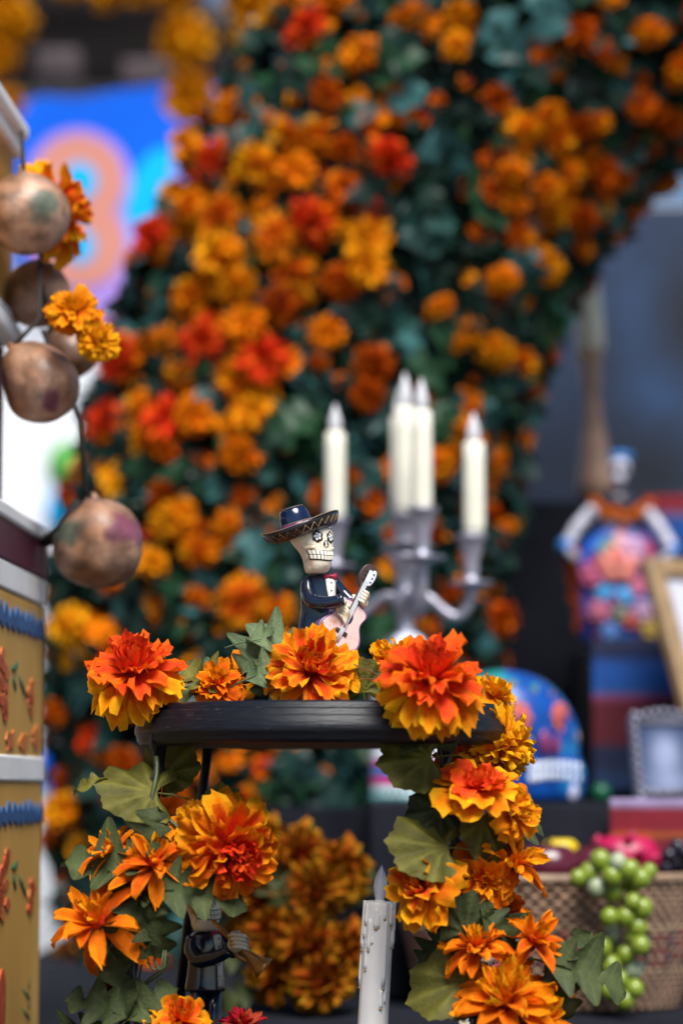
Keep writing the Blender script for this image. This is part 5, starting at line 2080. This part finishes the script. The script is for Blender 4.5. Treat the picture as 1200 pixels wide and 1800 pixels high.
leaf(280, 1560, 1.845, 110, 200, 'lobed', 'leaf_dark', gl, 3, -.1, (-.1, -.9, .4))
leaf(268, 1563, 1.84, 155, 2, 'lobed', 'leaf_grey', gl, 2, -.15, (.05, -.85, .55))
leaf(260, 1580, 1.84, 100, 285, 'lobed', 'leaf_dark', gl, 1, -.15, (.1, -1, .2))
leaf(250, 1570, 1.84, 120, 255, 'lobed', 'leaf_dark', gl, 5, -.15, (-.1, -1, .1))
leaf(255, 1510, 1.84, 90, 80, 'lobed', 'leaf_dark', gl, 7, -.1, (-.1, -1, .1))
leaf(245, 1480, 1.87, 70, 60, 'slim', 'leaf_grey', gl, 2, -.1)
leaf(395, 1445, 1.88, 65, 95, 'broad', 'leaf_olive', gl, 3, .0, (0, -.9, .4))
leaf(225, 1790, 1.86, 120, 105, 'slim', 'leaf_grey', gl, 5, -.1, (-.1, -.9, .3))
leaf(225, 1790, 1.86, 110, 155, 'lobed', 'leaf_grey', gl, 6, -.15, (-.1, -.8, .5))
leaf(222, 1795, 1.855, 100, 40, 'lobed', 'leaf_grey', gl, 0, -.1, (.1, -.8, .5))
leaf(190, 1800, 1.87, 110, 200, 'lobed', 'leaf_dark', gl, 2, -.1, (.1, -.8, .5))
leaf(250, 1690, 1.88, 90, 80, 'lobed', 'leaf_dark', gl, 2, .1)
for k in range(2):
    b = MB()
    b.tube([at(262 + 14 * k, 1655, 1.85), at(260 + 12 * k, 1690, 1.85), at(270 + 10 * k, 1705, 1.85), at(284 + 6 * k, 1700, 1.85), at(288 + 4 * k, 1670, 1.85)], .0011, 6)
    b.build('tendril', M['stem_green'], gl)

# ------------------------------------------------------------------ garland on the right leg
gr = empty('flower_garland', at(860, 1790, 1.86), 'dense orange silk flower garland twined down the right stand leg', 'garland')
vine(gr, [(778, 1300, 1.865), (792, 1400, 1.86), (805, 1500, 1.855), (818, 1590, 1.85), (830, 1680, 1.85), (838, 1820, 1.85)], .0028, 'wire', 7)
vine(gr, [(778, 1300, 1.86), (790, 1400, 1.855), (803, 1500, 1.85), (816, 1590, 1.845), (828, 1680, 1.845), (836, 1820, 1.845)], .0022, 'wire', -9)
vine(gr, [(805, 1330, 1.88), (850, 1400, 1.87), (830, 1480, 1.87), (870, 1560, 1.865), (860, 1640, 1.86), (930, 1700, 1.86), (905, 1800, 1.86)], .0017, 'stem_green', 5)
flower('marigold', 838, 1388, 1.825, 150, 'A', 'open', (.1, -.55, .82), gr, seed=1, squash=.7)
flower('marigold', 903, 1432, 1.835, 92, 'H', 'open', (.65, -.7, .1), gr, seed=2)
flower('marigold', 745, 1562, 1.83, 140, 'B', 'open', (-.45, -.6, .35), gr, seed=3)
flower('marigold', 848, 1546, 1.85, 125, 'C', 'open', (.1, -.85, -.1), gr, seed=4)
flower('marigold', 903, 1520, 1.85, 115, 'H', 'loose', (.4, -.6, .55), gr, seed=5)
flower('marigold', 838, 1668, 1.83, 108, 'C', 'mum', (-.05, -.5, .85), gr, seed=6)
flower('marigold', 935, 1655, 1.835, 112, 'C', 'loose', (.35, -.65, .6), gr, seed=7)
flower('marigold', 890, 1765, 1.815, 165, 'H', 'mum', (-.1, -.62, .75), gr, seed=8)
flower('marigold', 965, 1725, 1.85, 105, 'C', 'loose', (.5, -.6, .3), gr, seed=9)
flower('marigold', 950, 1800, 1.83, 120, 'H', 'mum', (.2, -.55, .8), gr, seed=10)
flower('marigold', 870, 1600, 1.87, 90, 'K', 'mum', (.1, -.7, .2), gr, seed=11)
flower('marigold', 815, 1335, 1.89, 80, 'K', 'open', (.2, -.7, -.2), gr, seed=12)
leaf(770, 1330, 1.835, 105, 188, 'broad', 'leaf_olive', gr, 1, -.15, (-.05, -.9, .35))
leaf(765, 1325, 1.84, 85, 120, 'broad', 'leaf_dark', gr, 2, .0, (0, -1, .2))
leaf(790, 1420, 1.84, 75, 190, 'broad', 'leaf_dark', gr, 2, -.1, (-.2, -.9, .1))
leaf(800, 1490, 1.825, 118, 175, 'broad', 'leaf_olive', gr, 3, -.15, (-.1, -.8, .55))
leaf(800, 1470, 1.85, 80, 110, 'broad', 'leaf_olive', gr, 4, .0, (0, -1, .2))
leaf(845, 1425, 1.84, 92, 290, 'broad', 'leaf_olive', gr, 5, -.1, (.2, -.9, .3))
leaf(815, 1655, 1.835, 85, 80, 'broad', 'leaf_grey', gr, 1, -.1, (0, -.9, .4))
leaf(835, 1720, 1.835, 118, 195, 'broad', 'leaf_olive', gr, 2, -.1, (-.1, -.9, .4))
leaf(840, 1600, 1.835, 120, 320, 'lobed', 'leaf_dark', gr, 1, -.1, (.3, -.8, .6))
leaf(880, 1690, 1.84, 110, 100, 'lobed', 'leaf_dark', gr, 3, -.05, (.2, -1, .2))
leaf(870, 1720, 1.84, 80, 230, 'broad', 'leaf_dark', gr, 3, -.05, (.2, -1, .2))
leaf(955, 1690, 1.83, 150, 350, 'lobed', 'leaf_grey', gr, 2, -.1, (.05, -.85, .5))
leaf(960, 1695, 1.835, 100, 300, 'lobed', 'leaf_grey', gr, 4, -.1, (.1, -.9, .3))
leaf(975, 1690, 1.835, 80, 40, 'slim', 'leaf_grey', gr, 3, -.1, (.1, -.9, .3))
leaf(880, 1470, 1.87, 80, 20, 'lobed', 'leaf_dark', gr, 2, .1)
leaf(790, 1640, 1.87, 80, 220, 'lobed', 'leaf_dark', gr, 4, .1)
